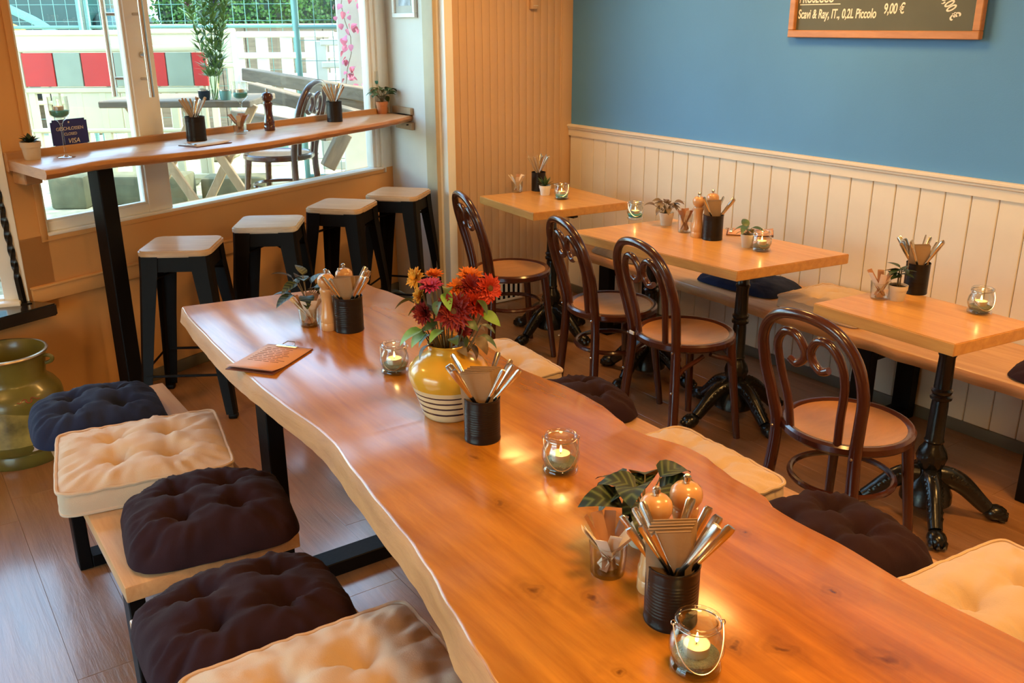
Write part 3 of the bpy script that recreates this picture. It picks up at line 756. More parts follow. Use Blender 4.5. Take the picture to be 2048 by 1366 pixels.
cushion('seat_cushion', 'beige tufted cushion cut by the bottom edge, left of the table', (.51, 1.29, B0), radians(-2), .47, .43, .09, M_BEIGE, True, seed=5)
cushion('seat_cushion', 'beige cushion right of the table behind the flower vase', (1.675, 2.59, B0), radians(-4), .42, .41, .085, M_BEIGE, True, seed=6)
cushion('seat_cushion', 'plum cushion right of the table, below the chair with arched braces', (1.76, 2.20, B0), radians(-12), .37, .31, .085, M_PLUM, seed=7)
cushion('seat_cushion', 'beige cushion mostly hidden by the table beside the nearest bentwood chair', (1.65, 1.60, B0), radians(-3), .42, .43, .085, M_BEIGE, True, seed=8)
cushion('seat_cushion', 'plum cushion right of the table in front of the nearest bentwood chair', (1.72, 1.17, B0), radians(-9), .42, .37, .09, M_PLUM, seed=9)
cushion('seat_cushion', 'large beige cushion in the bottom right corner of the photo', (1.775, .71, B0), radians(-6), .46, .43, .088, M_BEIGE, True, seed=10)
cushion('seat_cushion', 'dark navy flat cushion on the wall bench under the two-pedestal table', (3.44, 2.92, .4505), radians(3), .30, .46, .05, M_NAVY, seed=11)
cushion('seat_cushion', 'beige tufted cushion on the wall bench between two tables', (3.445, 2.40, .4505), 0, .36, .42, .06, M_BEIGE, True, seed=12)
cushion('seat_cushion', 'black cushion on the wall bench at the right photo edge', (3.42, 1.34, .4505), radians(4), .36, .42, .06, M_PLUM, seed=13)
cushion('seat_cushion', 'grey brown round-edged cushion on the far end of the wall bench', (3.41, 3.72, .4505), 0, .34, .40, .055, M_GREYC, seed=14)

# ------------------------------------------------------------ table things
def tealight(loc, label, glow=.25, group='lit tealights'):
    t = thing('tealight_candle', label, 'candle', loc, random.random()*6, group)
    MB().lathe([(0, 0), (.0195, 0), (.0205, .016), (.0198, .0162), (.0190, .004), (0, .004)], 24).build('cup', M_ALU, t)
    MB().lathe([(.0192, .005), (.0196, .0150), (.014, .0142), (.003, .0138), (0, .0138)], 24).build('wax', M_WAX, t)
    MB().tube([(0, 0, .013), (.0006, 0, .019)], .0007, 5).build('wick', M_BLACK, t)
    MB().lathe([(0, .017), (.0022, .0195), (.0030, .0225), (.0022, .028), (.0010, .033), (0, .036)], 10).build('flame', M_FLAME, t)
    d = bpy.data.lights.new('candle_glow', 'POINT'); d.energy = glow; d.color = (1, .6, .2); d.shadow_soft_size = .004
    lo_ = bpy.data.objects.new('candle_glow', d); COL.objects.link(lo_); lo_.parent = t; lo_.location = (0, 0, .036)
    return t
def jar(px, py, where, sand=M_SAND, s=1.0, rz=0, zt=.75, glow=.06):
    p = atz(px, py, zt); sc_ = 'turquoise' if sand is M_TURQ else 'grey green'
    t = thing('candle_jar', f'glass candle jar with {sc_} sand {where}', 'candle jar', (p.x, p.y, zt), rz-AZ, 'glass candle jars on the tables')
    K = lambda L: [(r*s, z*s) for r, z in L]
    MB().lathe(K([(0, .0), (.034, .0), (.0385, .003), (.0395, .008), (.037, .013), (.0350, .0155), (.0375, .022), (.0418, .034), (.0420, .043), (.0390, .057), (.0325, .069), (.0298, .076), (.0300, .080), (.0340, .0815), (.0356, .0845), (.0345, .0875), (.0320, .0885), (.0290, .0865), (.0284, .080), (.0310, .069), (.0370, .057), (.0397, .044), (.0397, .034), (.0360, .022), (.0335, .016), (0, .012)]), 40).build('glass_body', M_GLASS, t, 60)
    MB().lathe(K([(0, .0125), (.0325, .0125), (.034, .017), (.0360, .024), (.0345, .0255), (.02, .027), (0, .0275)]), 32).build('sand', sand, t)
    w = [(.0375*s*cos(a), -(.045 if 0 < a < pi else .04)*s*sin(a)**.8*1.0 if 0 < a < pi else 0, (.079-.058*max(sin(a), 0)**.9)*s) for a in [pi*k/24 for k in range(25)]]
    m = MB().tube(w, .0010*s, 6)
    m.tube([(.0345*s*cos(a), .0345*s*sin(a), .079*s) for a in [2*pi*k/40 for k in range(40)]], .0010*s, 6, closed=True)
    for sx in (1, -1): m.tube([(.0375*s*sx+.003*cos(a), .003*sin(a)*.3, .080*s+.004*sin(a)) for a in [2*pi*k/10 for k in range(10)]], .0009, 6, closed=True)
    m.build('wire_handle', M_STEEL, t)
    tealight((p.x, p.y, zt+.0272*s), f'burning tealight in the glass jar {where}', glow)
    return t
jar(790, 744, 'beside the yellow flower vase', s=.98)
jar(1121, 941, 'alone in the middle of the long table', s=1.0)
jar(1390, 1333, 'nearest on the long table', s=1.0)
jar(1123, 398, 'on the small square table by the aloe', M_TURQ)
jar(1270, 438, 'at the far end of the two-pedestal table', M_TURQ)
jar(1522, 501, 'by the small plant on the two-pedestal table')
jar(1958, 626, 'alone on the right of the nearest cafe table')

def can_at(p, r, h, label, rz=0, ribs=True, group='black cutlery tins'):
    t = thing('cutlery_tin', label, 'tin', p, rz, group)
    prof = [(0, .002), (r*.97, .002), (r*1.0, 0), (r*1.02, .003), (r, .006)]
    z = h*.08
    if ribs:
        nr = 11
        for k in range(nr*4+1):
            zz = h*(.20+.6*k/(nr*4)); prof.append((r*(1+.006*sin(k*pi/2)), zz))
    prof += [(r, h*.92), (r*1.0, h-.004), (r*1.025, h-.002), (r*1.02, h), (r*.98, h), (r*.965, h-.006), (r*.965, .006), (0, .006)]
    MB().lathe(prof, 40).build('tin_body', M_TIN, t, 50)
    return t
MES = {}
def cut_mesh(kind):
    if kind in MES: return MES[kind]
    m = MB()
    if kind == 'knife':
        m.tube([(0, 0, z) for z in (0, .03, .085, .095, .12, .165, .195, .20)], [(.0006, .004), (.0012, .009), (.0012, .0095), (.003, .004), (.0032, .0058), (.004, .0085), (.0042, .0092), (.003, .007)], 10, flat=(0, 1, 0))
    elif kind == 'fork':
        for k in (-1.5, -.5, .5, 1.5): m.box((k*.0055-.0013, -.001, 0), (k*.0055+.0013, .001, .045), .0004, 1)
        m.box((-.0105, -.0012, .042), (.0105, .0012, .062), .001, 1)
        m.tube([(0, 0, z) for z in (.06, .08, .12, .165, .192, .198)], [(.0014, .004), (.0022, .003), (.0024, .0038), (.0030, .0062), (.0032, .007), (.0022, .005)], 10, flat=(0, 1, 0))
    elif kind == 'stick':
        m.tube([(0, 0, z) for z in (0, .02, .12, .19, .196)], [.002, .0028, .0036, .0046, .0036], 8)
    elif kind == 'napkin':
        g = lambda y: [(-.042, y, 0), (.042, y, 0), (.042, y+.0012, 0), (-.042, y+.0012, 0)]
        m.box((-.036, -.0014, 0), (.036, -.0002, .165), .0004, 1).box((-.0355, .0004, .001), (.0355, .0016, .163), .0004, 1).box((-.036, -.0014, .163), (.036, .0016, .1655), .0004, 1)
    elif kind == 'sachet':
        m.loft([[(-.0105, 0, z), (0, -d, z), (.0105, 0, z), (0, d, z)] for z, d in ((0, .0006), (.006, .0008), (.012, .0022), (.055, .0026), (.092, .0020), (.098, .0008), (.106, .0006))])
    MES[kind] = m.mesh(kind, M_STEEL, 45); return MES[kind]
def put(name, kind, mat, base, top_dir, roll, label, cat, group):
    """a stick-like thing standing from base along top_dir"""
    key = (kind, mat.name)
    if key not in MES:
        me = cut_mesh(kind).copy(); me.materials.clear(); me.materials.append(mat); MES[key] = me
    o = link(name, MES[key]); z = Vector(top_dir).normalized()
    x = Vector((cos(roll), sin(roll), 0)); x = (x-z*x.dot(z)).normalized(); y = z.cross(x)
    o.matrix_world = Matrix.Translation(base) @ Matrix((x, y, z)).transposed().to_4x4()
    o['_tip'] = px_of(Vector(base)+z*.16); o['_dep'] = (Vector(base)-CAMP).dot(FH)
    return tag(o, label, cat, group)
ORD = ['first', 'second', 'third', 'fourth', 'fifth', 'sixth', 'seventh', 'eighth', 'ninth', 'tenth', 'eleventh', 'twelfth']
def order(L, fmt, depth=False):
    L.sort(key=lambda o: o['_dep'] if depth else o['_tip'])
    for k, o in enumerate(L):
        o['label'] = fmt % (ORD[k]+(' from the front' if depth else ' from the left')) if len(L) > 1 else fmt.replace(', %s', '')
    for o in L: del o['_tip']; del o['_dep']
def px_of(p):
    d = p-CAMP; return 1024+FPX*d.dot(RT)/d.dot(FW)
def fill(p, r, h, where, spec, seed=0):
    """spec: list of (kind, count, lean angle about the camera-right axis, spread, mat)"""
    rnd = random.Random(seed)
    NM = {'knife': ('table_knife', 'steel knife handle', 'cutlery'), 'fork': ('table_fork', 'steel fork handle', 'cutlery'), 'stick': ('long_spoon', 'slim rounded handle', 'cutlery'), 'napkin': ('paper_napkin', 'folded brown paper napkin', 'napkin')}
    for (kind, cnt, ang, spread, lean, mat) in spec:
        made = []
        for k in range(cnt):
            f = (k+.5)/cnt-.5
            nm, desc, cat = NM[kind]
            if kind == 'napkin':
                a = radians(ang); d = R0*cos(a)+FH*sin(a)
                off = FH*(f*cnt*.0042)+R0*(f*.006)
                base = Vector(p)+off+Vector((0, 0, .009))
                dirv = Vector((0, 0, 1))+R0*(lean*.6+f*spread*.5-.05)+FH*(f*.16)
                made.append(put(nm, kind, mat, base, dirv, -AZ+f*.15, desc, cat, f'napkins in {where}'))
            else:
                a = radians(ang)+f*radians(spread); d = R0*cos(a)+FH*sin(a); side = Vector((-d.y, d.x, 0))
                so = f*r*1.1
                lim = sqrt(max(.08, .84**2-(so/r)**2))*r
                b0 = Vector(p)-d*lim*.85+side*so*.4+Vector((0, 0, .008+rnd.uniform(0, .02))); t0 = Vector(p)+d*lim*(lean*rnd.uniform(.55, 1.0))+side*so+Vector((0, 0, h))
                made.append(put(nm, kind, mat, b0, t0-b0, atan2(side.y, side.x)+rnd.uniform(-.4, .4)+(pi/2 if kind != 'stick' else 0), desc, cat, f'{nm.replace("_", " ").replace("knife", "knive")}s in {where}'))
        order(made, f'{desc}, %s, in {where}', kind == 'napkin')
def tin(px, py, where, spec, r=.0435, h=.108, zt=.75, ribs=True, seed=0, tl=''):
    p = atz(px, py, zt); p = Vector((p.x, p.y, zt))
    can_at(p, r, h, f'black metal cutlery {where[4:]}' if False else tl, ribs=ribs)
    fill(p, r, h, where, spec, seed)
S_ = M_STEEL
tin(1340, 1236, 'the nearest long-table tin', [('fork', 6, 178, 70, 1.0, S_), ('knife', 5, 8, 60, .95, S_), ('napkin', 5, 0, .2, .02, M_NAPKIN)], seed=1, tl='nearest black cutlery tin on the long table')
tin(965, 876, 'the tin before the yellow vase', [('knife', 4, 178, 55, 1.0, S_), ('fork', 6, 6, 60, 1.0, S_), ('napkin', 5, 0, .3, .05, M_NAPKIN)], .0425, .107, seed=2, tl='black cutlery tin in front of the yellow vase')
tin(699, 659, 'the tin before the far mills', [('fork', 6, 178, 80, 1.0, S_), ('knife', 5, 6, 60, .95, S_), ('napkin', 3, 0, .3, .0, M_NAPKIN)], .0465, .113, seed=3, tl='black cutlery tin in front of the mills at the far end of the long table')
tin(1077, 381, 'the tin by the aloe', [('stick', 8, 178, 100, .6, M_LIGHTWOOD), ('fork', 6, 5, 100, .6, S_)], .041, .108, seed=4, tl='black cutlery tin beside the aloe on the small square table')
tin(1424, 478, 'the tin on the two-pedestal table', [('knife', 3, 12, 40, 1.1, S_), ('fork', 2, 178, 40, .7, S_), ('napkin', 3, 0, .1, 0, M_NAPKIN)], .045, .112, seed=5, tl='black cutlery tin in front of two mills on the two-pedestal table')
tin(1829, 585, 'the tin behind the jade plant', [('knife', 4, 176, 50, 1.0, S_), ('fork', 7, 4, 60, 1.0, S_), ('napkin', 4, 0, .1, .04, M_NAPKIN)], .041, .112, seed=6, tl='black cutlery tin behind the jade plant on the nearest cafe table')
tin(394, 281, 'the counter tin by the clipboard', [('stick', 7, 175, 110, .5, M_LIGHTWOOD), ('fork', 5, 5, 90, .6, S_)], .046, .112, BZ, seed=7, tl='black cutlery tin beside the clipboard on the window counter')
tin(670, 243, 'the counter tin by the terracotta pot', [('stick', 9, 178, 120, .6, M_LIGHTWOOD), ('fork', 4, 5, 100, .7, S_)], .043, .112, BZ, seed=8, tl='black cutlery tin near the terracotta pot on the window counter')

def sugar(px, py, where, zt=.75, r=.032, h=.062, seed=0, nb_=4, nw_=5, mats=None):
    p = atz(px, py, zt); p = Vector((p.x, p.y, zt)); rnd = random.Random(seed)
    t = thing('sugar_glass', f'small clear glass holding sugar sachets {where}', 'glass', p, 0, 'sachet glasses')
    MB().lathe([(0, .0), (r*.92, 0), (r*.97, .004), (r*1.06, h*.9), (r*1.08, h), (r*1.04, h), (r*1.01, h*.9), (r*.91, .008), (0, .006)], 32).build('glass_body', M_GLASS, t, 60)
    mw, mb_ = [], []
    for k in range(nb_+nw_):
        white = k >= nb_; a = -pi/2-AZ+2*pi*(k-nb_-(nw_-1)/2)/(nb_+nw_)+rnd.uniform(-.25, .25); d = Vector((cos(a), sin(a), 0)); e = rnd.uniform(.8, 1.08)
        b0 = p-d*r*.45+Vector((0, 0, .008+rnd.uniform(0, .006))); t0 = p+d*r*e*.8+Vector((0, 0, h))
        m_ = (mats or (M_STICKB, M_STICKW))[white]
        o_ = put('sugar_sachet', 'sachet', m_, b0, t0-b0, a+pi/2+rnd.uniform(-.5, .5), 'x', 'sachet', f'{"white" if white else "brown"} sachets {where}'); (mw if white else mb_).append(o_)
    order(mw, f'white sugar sachet, %s, in the glass {where}'); order(mb_, f'brown sugar sachet, %s, in the glass {where}')
sugar(620, 651, 'at the long table far end', seed=1)
sugar(1215, 1143, 'left of the nearest black tin', seed=2, nb_=4, nw_=6)
sugar(1034, 384, 'on the small square table', seed=3, nb_=1, nw_=7)
sugar(1369, 464, 'on the two-pedestal table', seed=4, nb_=6, nw_=1, h=.085)
sugar(1758, 597, 'beside the jade plant', seed=5, nb_=4, nw_=4)
sugar(481, 268, 'on the window counter', BZ, seed=6, nb_=8, nw_=1)

def mill(px, py, label, mat=M_MILL, zt=.75, s=1.0, group='pepper mills', grp=True):
    p = atz(px, py, zt)
    t = thing('pepper_mill', label, 'pepper mill', (p.x, p.y, zt), 0, group)
    P = lambda L: [(r*s, z*s) for r, z in L]
    MB().lathe(P([(0, 0), (.0245, 0), (.026, .003), (.026, .022), (.0245, .025), (.0255, .029), (.0255, .045), (.0235, .050), (.020, .075), (.0185, .095), (.0195, .112), (.0228, .126), (.0235, .132), (.0215, .136), (0, .136)]), 28).build('body', mat, t)
    MB().lathe(P([(0, .136), (.0175, .136), (.018, .140), (.0225, .143), (.0272, .152), (.0285, .161), (.0265, .171), (.020, .179), (.010, .183), (0, .184)]), 28).build('head', mat, t)
    MB().lathe(P([(0, .183), (.0045, .183), (.0045, .187), (.0068, .1885), (.0068, .196), (.004, .199), (0, .199)]), 14).build('knob', M_STEEL, t)
mill(659, 658, 'beech pepper mill behind the sachet glass at the table far end')
mill(694, 645, 'beech mill directly behind the far black tin on the long table')
_p1 = atz(1322, 1180, .75)
mill(1303, 1178, 'front beech mill behind the nearest black tin', s=1.0)
mill(1362, 1150, 'rear beech mill behind the nearest black tin, right of its twin', s=1.0)
mill(1394, 474, 'left beech mill on the two-pedestal table', s=1.02)
mill(1421, 467, 'right beech mill on the two-pedestal table, half hidden by its tin', s=1.02)
mill(540, 261, 'dark red-brown pepper mill on the window counter', M_MILLD, BZ, 1.05)

# ------------------------------------------------------------ plants
def leaf_mesh(name, L, Wd, mat, droop=.5, fold=.25, pointed=1.0, n=6):
    key = (name, L, Wd, mat.name, droop)
    if key in MES: return MES[key]
    vs = []; fs = []
    x = z = 0; a = 0
    for i in range(n+1):
        t = i/n; w = Wd*(sin(pi*min(1, t**.75*1.0))**.8 if t < 1 else 0)*(1-.25*pointed*t)+.0004
        vs += [(x, -w, z+fold*w), (x, 0, z), (x, w, z+fold*w)]
        a = -droop*t*1.6; x += L/n*cos(a); z += L/n*sin(a)
    for i in range(n):
        for j in range(2): fs.append([i*3+j, (i+1)*3+j, (i+1)*3+j+1, i*3+j+1])
    m = MB().raw(vs, fs); me = m.mesh(name, mat, 180); MES[key] = me; return me
def put_leaf(me, par, pos, az, el, roll=0, s=1.0, name='leaf'):
    o = link(name, me, par); o.location = pos
    o.matrix_local = Matrix.Translation(pos) @ Matrix.Rotation(az, 4, 'Z') @ Matrix.Rotation(-el, 4, 'Y') @ Matrix.Rotation(roll, 4, 'X') @ Matrix.Scale(s, 4)
    return o
def plant(px, py, label, pot, potm, leaf, count, zt=.75, spread=(.3, 1.0), stemh=.04, seed=0, stems=True, smat=M_STEM, sizes=(.8, 1.1), group='small potted plants'):
    """pot = (radius, height); leaf = (L, W, mat, droop)"""
    rnd = random.Random(seed); p = atz(px, py, zt); r, h = pot
    t = thing('potted_plant', label, 'plant', (p.x, p.y, zt), rnd.random()*6, group)
    MB().lathe([(0, 0), (r*.74, 0), (r*.78, .003), (r*.93, h*.70), (r*1.0, h*.71), (r*1.03, h), (r*.93, h), (r*.90, h*.86), (0, h*.86)], 28).build('pot', potm, t, 40)
    MB().lathe([(r*.9, h*.87), (r*.5, h*.91), (0, h*.92)], 20).build('soil', M_SOIL, t)
    me = leaf_mesh('leaf', leaf[0], leaf[1], leaf[2], leaf[3])
    sm = MB(); any_ = False
    for k in range(count):
        a = 2.4*k+rnd.random()*.6; f = (k+.5)/count
        el = radians(80)*(1-f)+radians(10)*f if not stems else radians(rnd.uniform(-15, 45))
        if stems:
            hh = stemh*rnd.uniform(.4, 1.25); rr = rnd.uniform(*spread)*r
            top = Vector((rr*cos(a), rr*sin(a), h*.9+hh)); sm.tube(bez((.15*r*cos(a), .15*r*sin(a), h*.88), (.2*r*cos(a), .2*r*sin(a), h*.9+hh*.6), top-Vector((0, 0, hh*.1)), top, 5), .0014, 5); any_ = True
        else: top = Vector((.12*r*cos(a), .12*r*sin(a), h*.9+.004*k/count))
        put_leaf(me, t, top, a, el, rnd.uniform(-.4, .4), rnd.uniform(*sizes))
    if any_: sm.build('stem', smat, t)
    return t
plant(617, 638, 'leafy prayer plant behind the sachet glass at the table far end', (.032, .055), M_POT, (.075, .026, M_CALA, .5), 14, stemh=.075, spread=(.5, 1.6), seed=3)
plant(1285, 1085, 'dark patterned prayer plant behind the two mills, nearest plant on the long table', (.036, .06), M_POT, (.085, .034, M_CALA, .95), 17, stemh=.06, spread=(.4, 1.5), seed=21)
plant(1090, 390, 'green aloe in a white pot on the small square table', (.033, .055), M_WPOT, (.062, .0085, M_LEAF, .12), 20, stems=False, seed=5)
plant(1332, 450, 'drooping brownish plant in a stone pot by the turquoise candle jar', (.034, .062), M_POT, (.055, .016, M_LEAFBR, .9), 22, stemh=.05, spread=(.5, 1.7), seed=6)
plant(1494, 494, 'small plant with few long leaves beside a candle jar', (.030, .058), M_POT, (.065, .017, M_LEAF, .5), 7, stemh=.035, spread=(.3, .8), seed=8)
plant(1793, 600, 'jade plant in a stone pot on the nearest cafe table', (.032, .055), M_POT, (.052, .016, M_LEAFD, .25), 12, stemh=.055, spread=(.05, .35), seed=9)
plant(765, 227, 'bushy green plant in a terracotta pot at the end of the window counter', (.036, .07), M_TERRA, (.062, .024, M_LEAF, .7), 20, BZ, stemh=.075, spread=(.5, 1.7), seed=10)
plant(66, 319, 'dark rosette succulent in a stone pot at the left end of the counter', (.039, .072), M_POT, (.045, .013, M_LEAFD, .3), 16, BZ, stems=False, seed=11)

# ------------------------------------------------------------ clipboards
def clipboard(px, py, label, rz, sx=.16, sy=.22, zt=.75, paper=M_PAPER, board=M_CLIPB, lines=True, sheets=2, cside=1):
    p = atz(px, py, zt)
    if isinstance(rz, tuple): dv = atz(*rz[0], zt)-atz(*rz[1], zt); rz = atan2(dv.y, dv.x)-pi/2
    t = thing('menu_clipboard', label, 'menu', (p.x, p.y, zt), rz)
    MB().box((-sx/2, -sy/2, .0005), (sx/2, sy/2, .0035), .001, 1).build('board', board, t, 30)
    for k in range(sheets):
        N = 8; vs = []; fs = []
        for i in range(N+1):
            for j in range(2):
                f = i/N; vs.append((-sx*.48+sx*.96*j+.004*k, -sy*.49+sy*.96*f-.003*k, .0042+.0012*k+.010*max(0, .35-f)**2*6*(1+.4*k)))
        for i in range(N): fs.append([i*2, i*2+1, i*2+3, i*2+2])
        o = MB().raw(vs, fs).build('menu_sheet', paper, t, 180)
        md = o.modifiers.new('s', 'SOLIDIFY'); md.thickness = .0006
    if lines:
        m = MB(); rnd = random.Random(3)
        for k in range(9):
            y = sy*.32-k*.013; x0 = -sx*.36
            for w in range(4):
                L = rnd.uniform(.01, .028); m.box((x0, y, .0063), (x0+L, y+.0022, .0066)); x0 += L+.005
        o = m.build('printed_line', M_INK, t, 0); o['kind'] = 'stuff'
    c = MB().box((-.035, sy/2-.026, .005), (.035, sy/2-.012, .012), .002, 1).tube([(-.02, sy/2-.010, .012), (-.012, sy/2+.006, .016), (.012, sy/2+.006, .016), (.02, sy/2-.010, .012)], .0016, 6)
    c.build('clip', M_STEEL, t, 30)
    return t
clipboard(541, 719, 'pink menu sheets on a clipboard at the left edge of the long table', ((577, 694), (498, 742)), .155, .225, sheets=2)
clipboard(1500, 466, 'dark clipboard menu lying behind the small plant on the two-pedestal table', radians(40), .15, .21, paper=M_PAPER, lines=False, sheets=1)
clipboard(411, 289, 'white menu on a clipboard at the edge of the window counter', radians(112), .13, .20, BZ, paper=M_PAPERW, lines=False, sheets=1)

# ------------------------------------------------------------ stemmed candle glasses on the counter
def goblet(px, py, label, where):
    p = atz(px, py, BZ)
    t = thing('candle_glass', label, 'candle glass', (p.x, p.y, BZ), 0, 'stemmed candle glasses')
    MB().lathe([(0, .001), (.036, 0), (.036, .002), (.010, .006), (.0045, .015), (.004, .10), (.0045, .135), (.012, .148), (.030, .160), (.0385, .172), (.0395, .185), (.0395, .245), (.0382, .245), (.0382, .186), (.036, .174), (.02, .162), (0, .158)], 32).build('glass_body', M_GLASS, t, 60)
    MB().lathe([(0, .1635), (.022, .1645), (.0345, .175), (.0372, .186), (.037, .190), (0, .191)], 28).build('sand', M_TURQ, t)
    tealight((p.x, p.y, BZ+  .191), f'tealight in the stemmed glass {where}', .02, 'counter tealights')
goblet(133, 315, 'tall stemmed candle glass in front of the blue card', 'in front of the blue card')
goblet(487, 262, 'tall stemmed candle glass behind the counter sachet glass', 'behind the counter sachets')
goblet(752, 225, 'tall stemmed candle glass behind the terracotta pot plant', 'behind the terracotta pot')

# blue card hanging in the window
sg = [atw(*q_, -.004) for q_ in ((105, 243), (177, 235), (186, 289), (113, 296))]
x0, x1 = (sg[0][0]+sg[3][0])/2, (sg[1][0]+sg[2][0])/2; zc = sum(q_[1] for q_ in sg)/4
cs = thing('closed_sign', 'dark blue closed card hanging in the window', 'sign', WP+WD*((x0+x1)/2)+WN*.018+Vector((0, 0, zc)), WA)
cs.rotation_euler = (0, 0, WA)
hw = (x1-x0)/2; hh = .058
pr = MB().box((-hw, -.001, -hh), (hw, .001, hh), .0)
es = [e for e in pr.bm.edges if abs(e.verts[0].co.y-e.verts[1].co.y) > .001]
bmesh.ops.bevel(pr.bm, geom=es, offset=.009, segments=4, affect='EDGES')
pr.build('card', M_SIGN, cs, 30)
UPR = Matrix.Rotation(pi/2, 4, 'X')
for s_, sz, zz in (('GESCHLOSSEN', .0195, .012), ('CLOSED', .0165, -.010), ('VISA', .029, -.044)):
    text_mesh('lettering', s_, sz, M_BADGE, cs, Matrix.Translation((.002 if s_ != 'VISA' else .012, -.0016, zz)) @ UPR, .25 if s_ == 'VISA' else 0, .0003, 'CENTER')
MB().lathe([(0, 0), (.004, 0), (.004, .0006), (0, .0006)], 14, Matrix.Translation((0, -.0012, .045)) @ Matrix.Rotation(pi/2, 4, 'X')).build('hole', M_BADGE, cs)

# ------------------------------------------------------------ yellow vase with dahlias
VP_ = atz(900, 826, .75)
vz = thing('flower_vase', 'bulbous yellow ceramic vase with dark stripes on its cream foot', 'vase', (VP_.x, VP_.y, .75))
MB().lathe([(0, 0), (.060, 0), (.064, .003), (.069, .012), (.079, .045), (.090, .075), (.0985, .098), (.1005, .112), (.097, .128), (.084, .145), (.066, .156), (.054, .163), (.0495, .170), (.0485, .182), (.0515, .188), (.050, .190), (.046, .186), (.044, .172), (.05, .155), (0, .10)], 48).build('vase_body', M_VASE, vz, 60)
def petals(R, mats, layers, cup=.3, seed=0, n0=16):
    rnd = random.Random(seed); m = MB()
    for l in range(layers):
        f = l/max(1, layers-1); rr = R*(1-.55*f); el = cup+f*.75; n = max(7, int(n0*(1-.35*f)))
        for k in range(n):
            a = 2*pi*(k+.5*l)/n+rnd.uniform(-.12, .12); e = el+rnd.uniform(-.15, .15); w = R*.155*rnd.uniform(.8, 1.2); L = rr*rnd.uniform(.88, 1.08)
            mm = Matrix.Rotation(a, 4, 'Z') @ Matrix.Rotation(-e, 4, 'Y')
            m.raw([(R*.05, -w*.4, 0), (R*.05, w*.4, 0), (L*.65, -w, L*.06), (L*.65, w, L*.06), (L*.65, 0, -L*.03), (L, 0, -L*.05*(1-f))], [[0, 4, 2], [0, 1, 4], [1, 3, 4], [2, 4, 5], [4, 3, 5]], mm)
    return m
def flower(px, py, rpx, mat, label, dd=0, face=(0, -.5, 1), layers=4, cup=.25, seed=0, D=None, root=None, eye=True, leaves=0, n0=16, scale=None, group='dahlias in the yellow vase', name='dahlia'):
    base = root if root is not None else Vector((VP_.x, VP_.y, .75))
    Dh = D if D is not None else (base.dot(FH)+dd)
    p = hd(px, py, Dh); ppm = FPX/((p-CAMP).dot(FW)); R = rpx/ppm
    b0 = base+Vector((random.Random(seed).uniform(-.015, .015), random.Random(seed+5).uniform(-.015, .015), .06))
    t = thing(name, label, 'flower', b0, 0, group)
    F = (R0*face[0]+FH*face[1]+Vector((0, 0, face[2]))).normalized()
    pl = p-b0; mouth = Vector((b0.x*.3+base.x*.7-b0.x, b0.y*.3+base.y*.7-b0.y, .10)) if root is None else Vector((0, 0, .12))
    lean = Vector((pl.x, pl.y, 0)); lean = lean.normalized()*min(.03, lean.length) if lean.length > 1e-4 else lean
    mouth = mouth+lean; mouth.z = .125
    path = catmull([Vector((0, 0, -.02)), mouth, mouth*.45+pl*.55+Vector((0, 0, .01)), pl-F*R*.25], 5)
    MB().tube(path, .0026, 6).build('stem', M_STEM if root is None else M_ASTER, t)
    q_ = F.to_track_quat('Z', 'Y').to_matrix().to_4x4(); mt = Matrix.Translation(pl) @ q_
    o = petals(R, mat, layers, cup, seed, n0).build('bloom', mat, t, 0, False); o.matrix_local = mt; o['kind'] = 'stuff'
    if eye: e = MB().ball((0, 0, R*.10), (R*.24, R*.24, R*.14), sub=2).build('flower_eye', M_EYE, t); e.matrix_local = mt
    c_ = MB().lathe([(0, -R*.28), (R*.16, -R*.22), (R*.22, -R*.05), (0, 0)], 10).build('calyx', M_LEAF, t); c_.matrix_local = mt
    return t
FL = [(832, 556, 19, M_YEL, 'orange yellow dahlia at the top left of the vase bunch', .02, (-.6, -.7, .4), 4, .2),
      (868, 552, 17, M_ORP, 'orange dahlia behind the pink aster at the top of the bunch', .05, (.1, -.2, 1), 4, .4),
      (861, 572, 21, M_PINKP, 'deep pink aster facing up in the left half of the bunch', -.02, (0, -.45, 1), 4, .15),
      (842, 591, 19, M_YEL, 'pale orange dahlia under the pink aster', .02, (-.8, -.4, .5), 4, .3),
      (915, 576, 20, M_ORP, 'red orange dahlia in the middle of the bunch', .01, (-.2, -.6, .8), 4, .3),
      (940, 556, 24, M_ORP, 'orange dahlia with yellow centre at the top of the bunch', .04, (.1, -.3, 1), 4, .4),
      (943, 574, 22, M_DRED, 'dark red dahlia behind the others, upper right', .0, (.2, -.8, .5), 4, .3),
      (978, 577, 26, M_REDP, 'red dahlia with drooping petals at the far right of the bunch', .0, (.5, -.8, .2), 3, -.05),
      (851, 626, 23, M_DRED, 'dark maroon dahlia low on the left of the bunch', -.03, (-.5, -.8, .2), 5, .5),
      (908, 622, 34, M_DRED, 'largest dahlia, deep red, at the front of the bunch', -.06, (-.05, -1, .25), 5, .15),
      (946, 608, 25, M_REDP, 'red orange dahlia right of the largest bloom', -.02, (.5, -.8, .5), 4, .3),
      (925, 655, 18, M_DRED, 'small dark red dahlia close above the vase mouth', -.02, (.3, -.9, .2), 4, .5)]
for k, (px, py, rp, m_, lb, dd, fc, ly, cp) in enumerate(FL): flower(px, py, rp*1.28, m_, lb, dd, fc, ly+1, cp, seed=k+3, n0=19, eye=k in (7, 4, 9))
sp = thing('foliage_sprig', 'leafy green sprigs among the dahlias in the yellow vase', 'foliage', (VP_.x, VP_.y, .80))
lm = [leaf_mesh('leaf', .062, .018, M_LEAFB, .7), leaf_mesh('leaf', .05, .016, M_LEAF, .6), leaf_mesh('leaf', .055, .017, M_LEAFBR, 1.0)]
rn = random.Random(4); sm = MB()
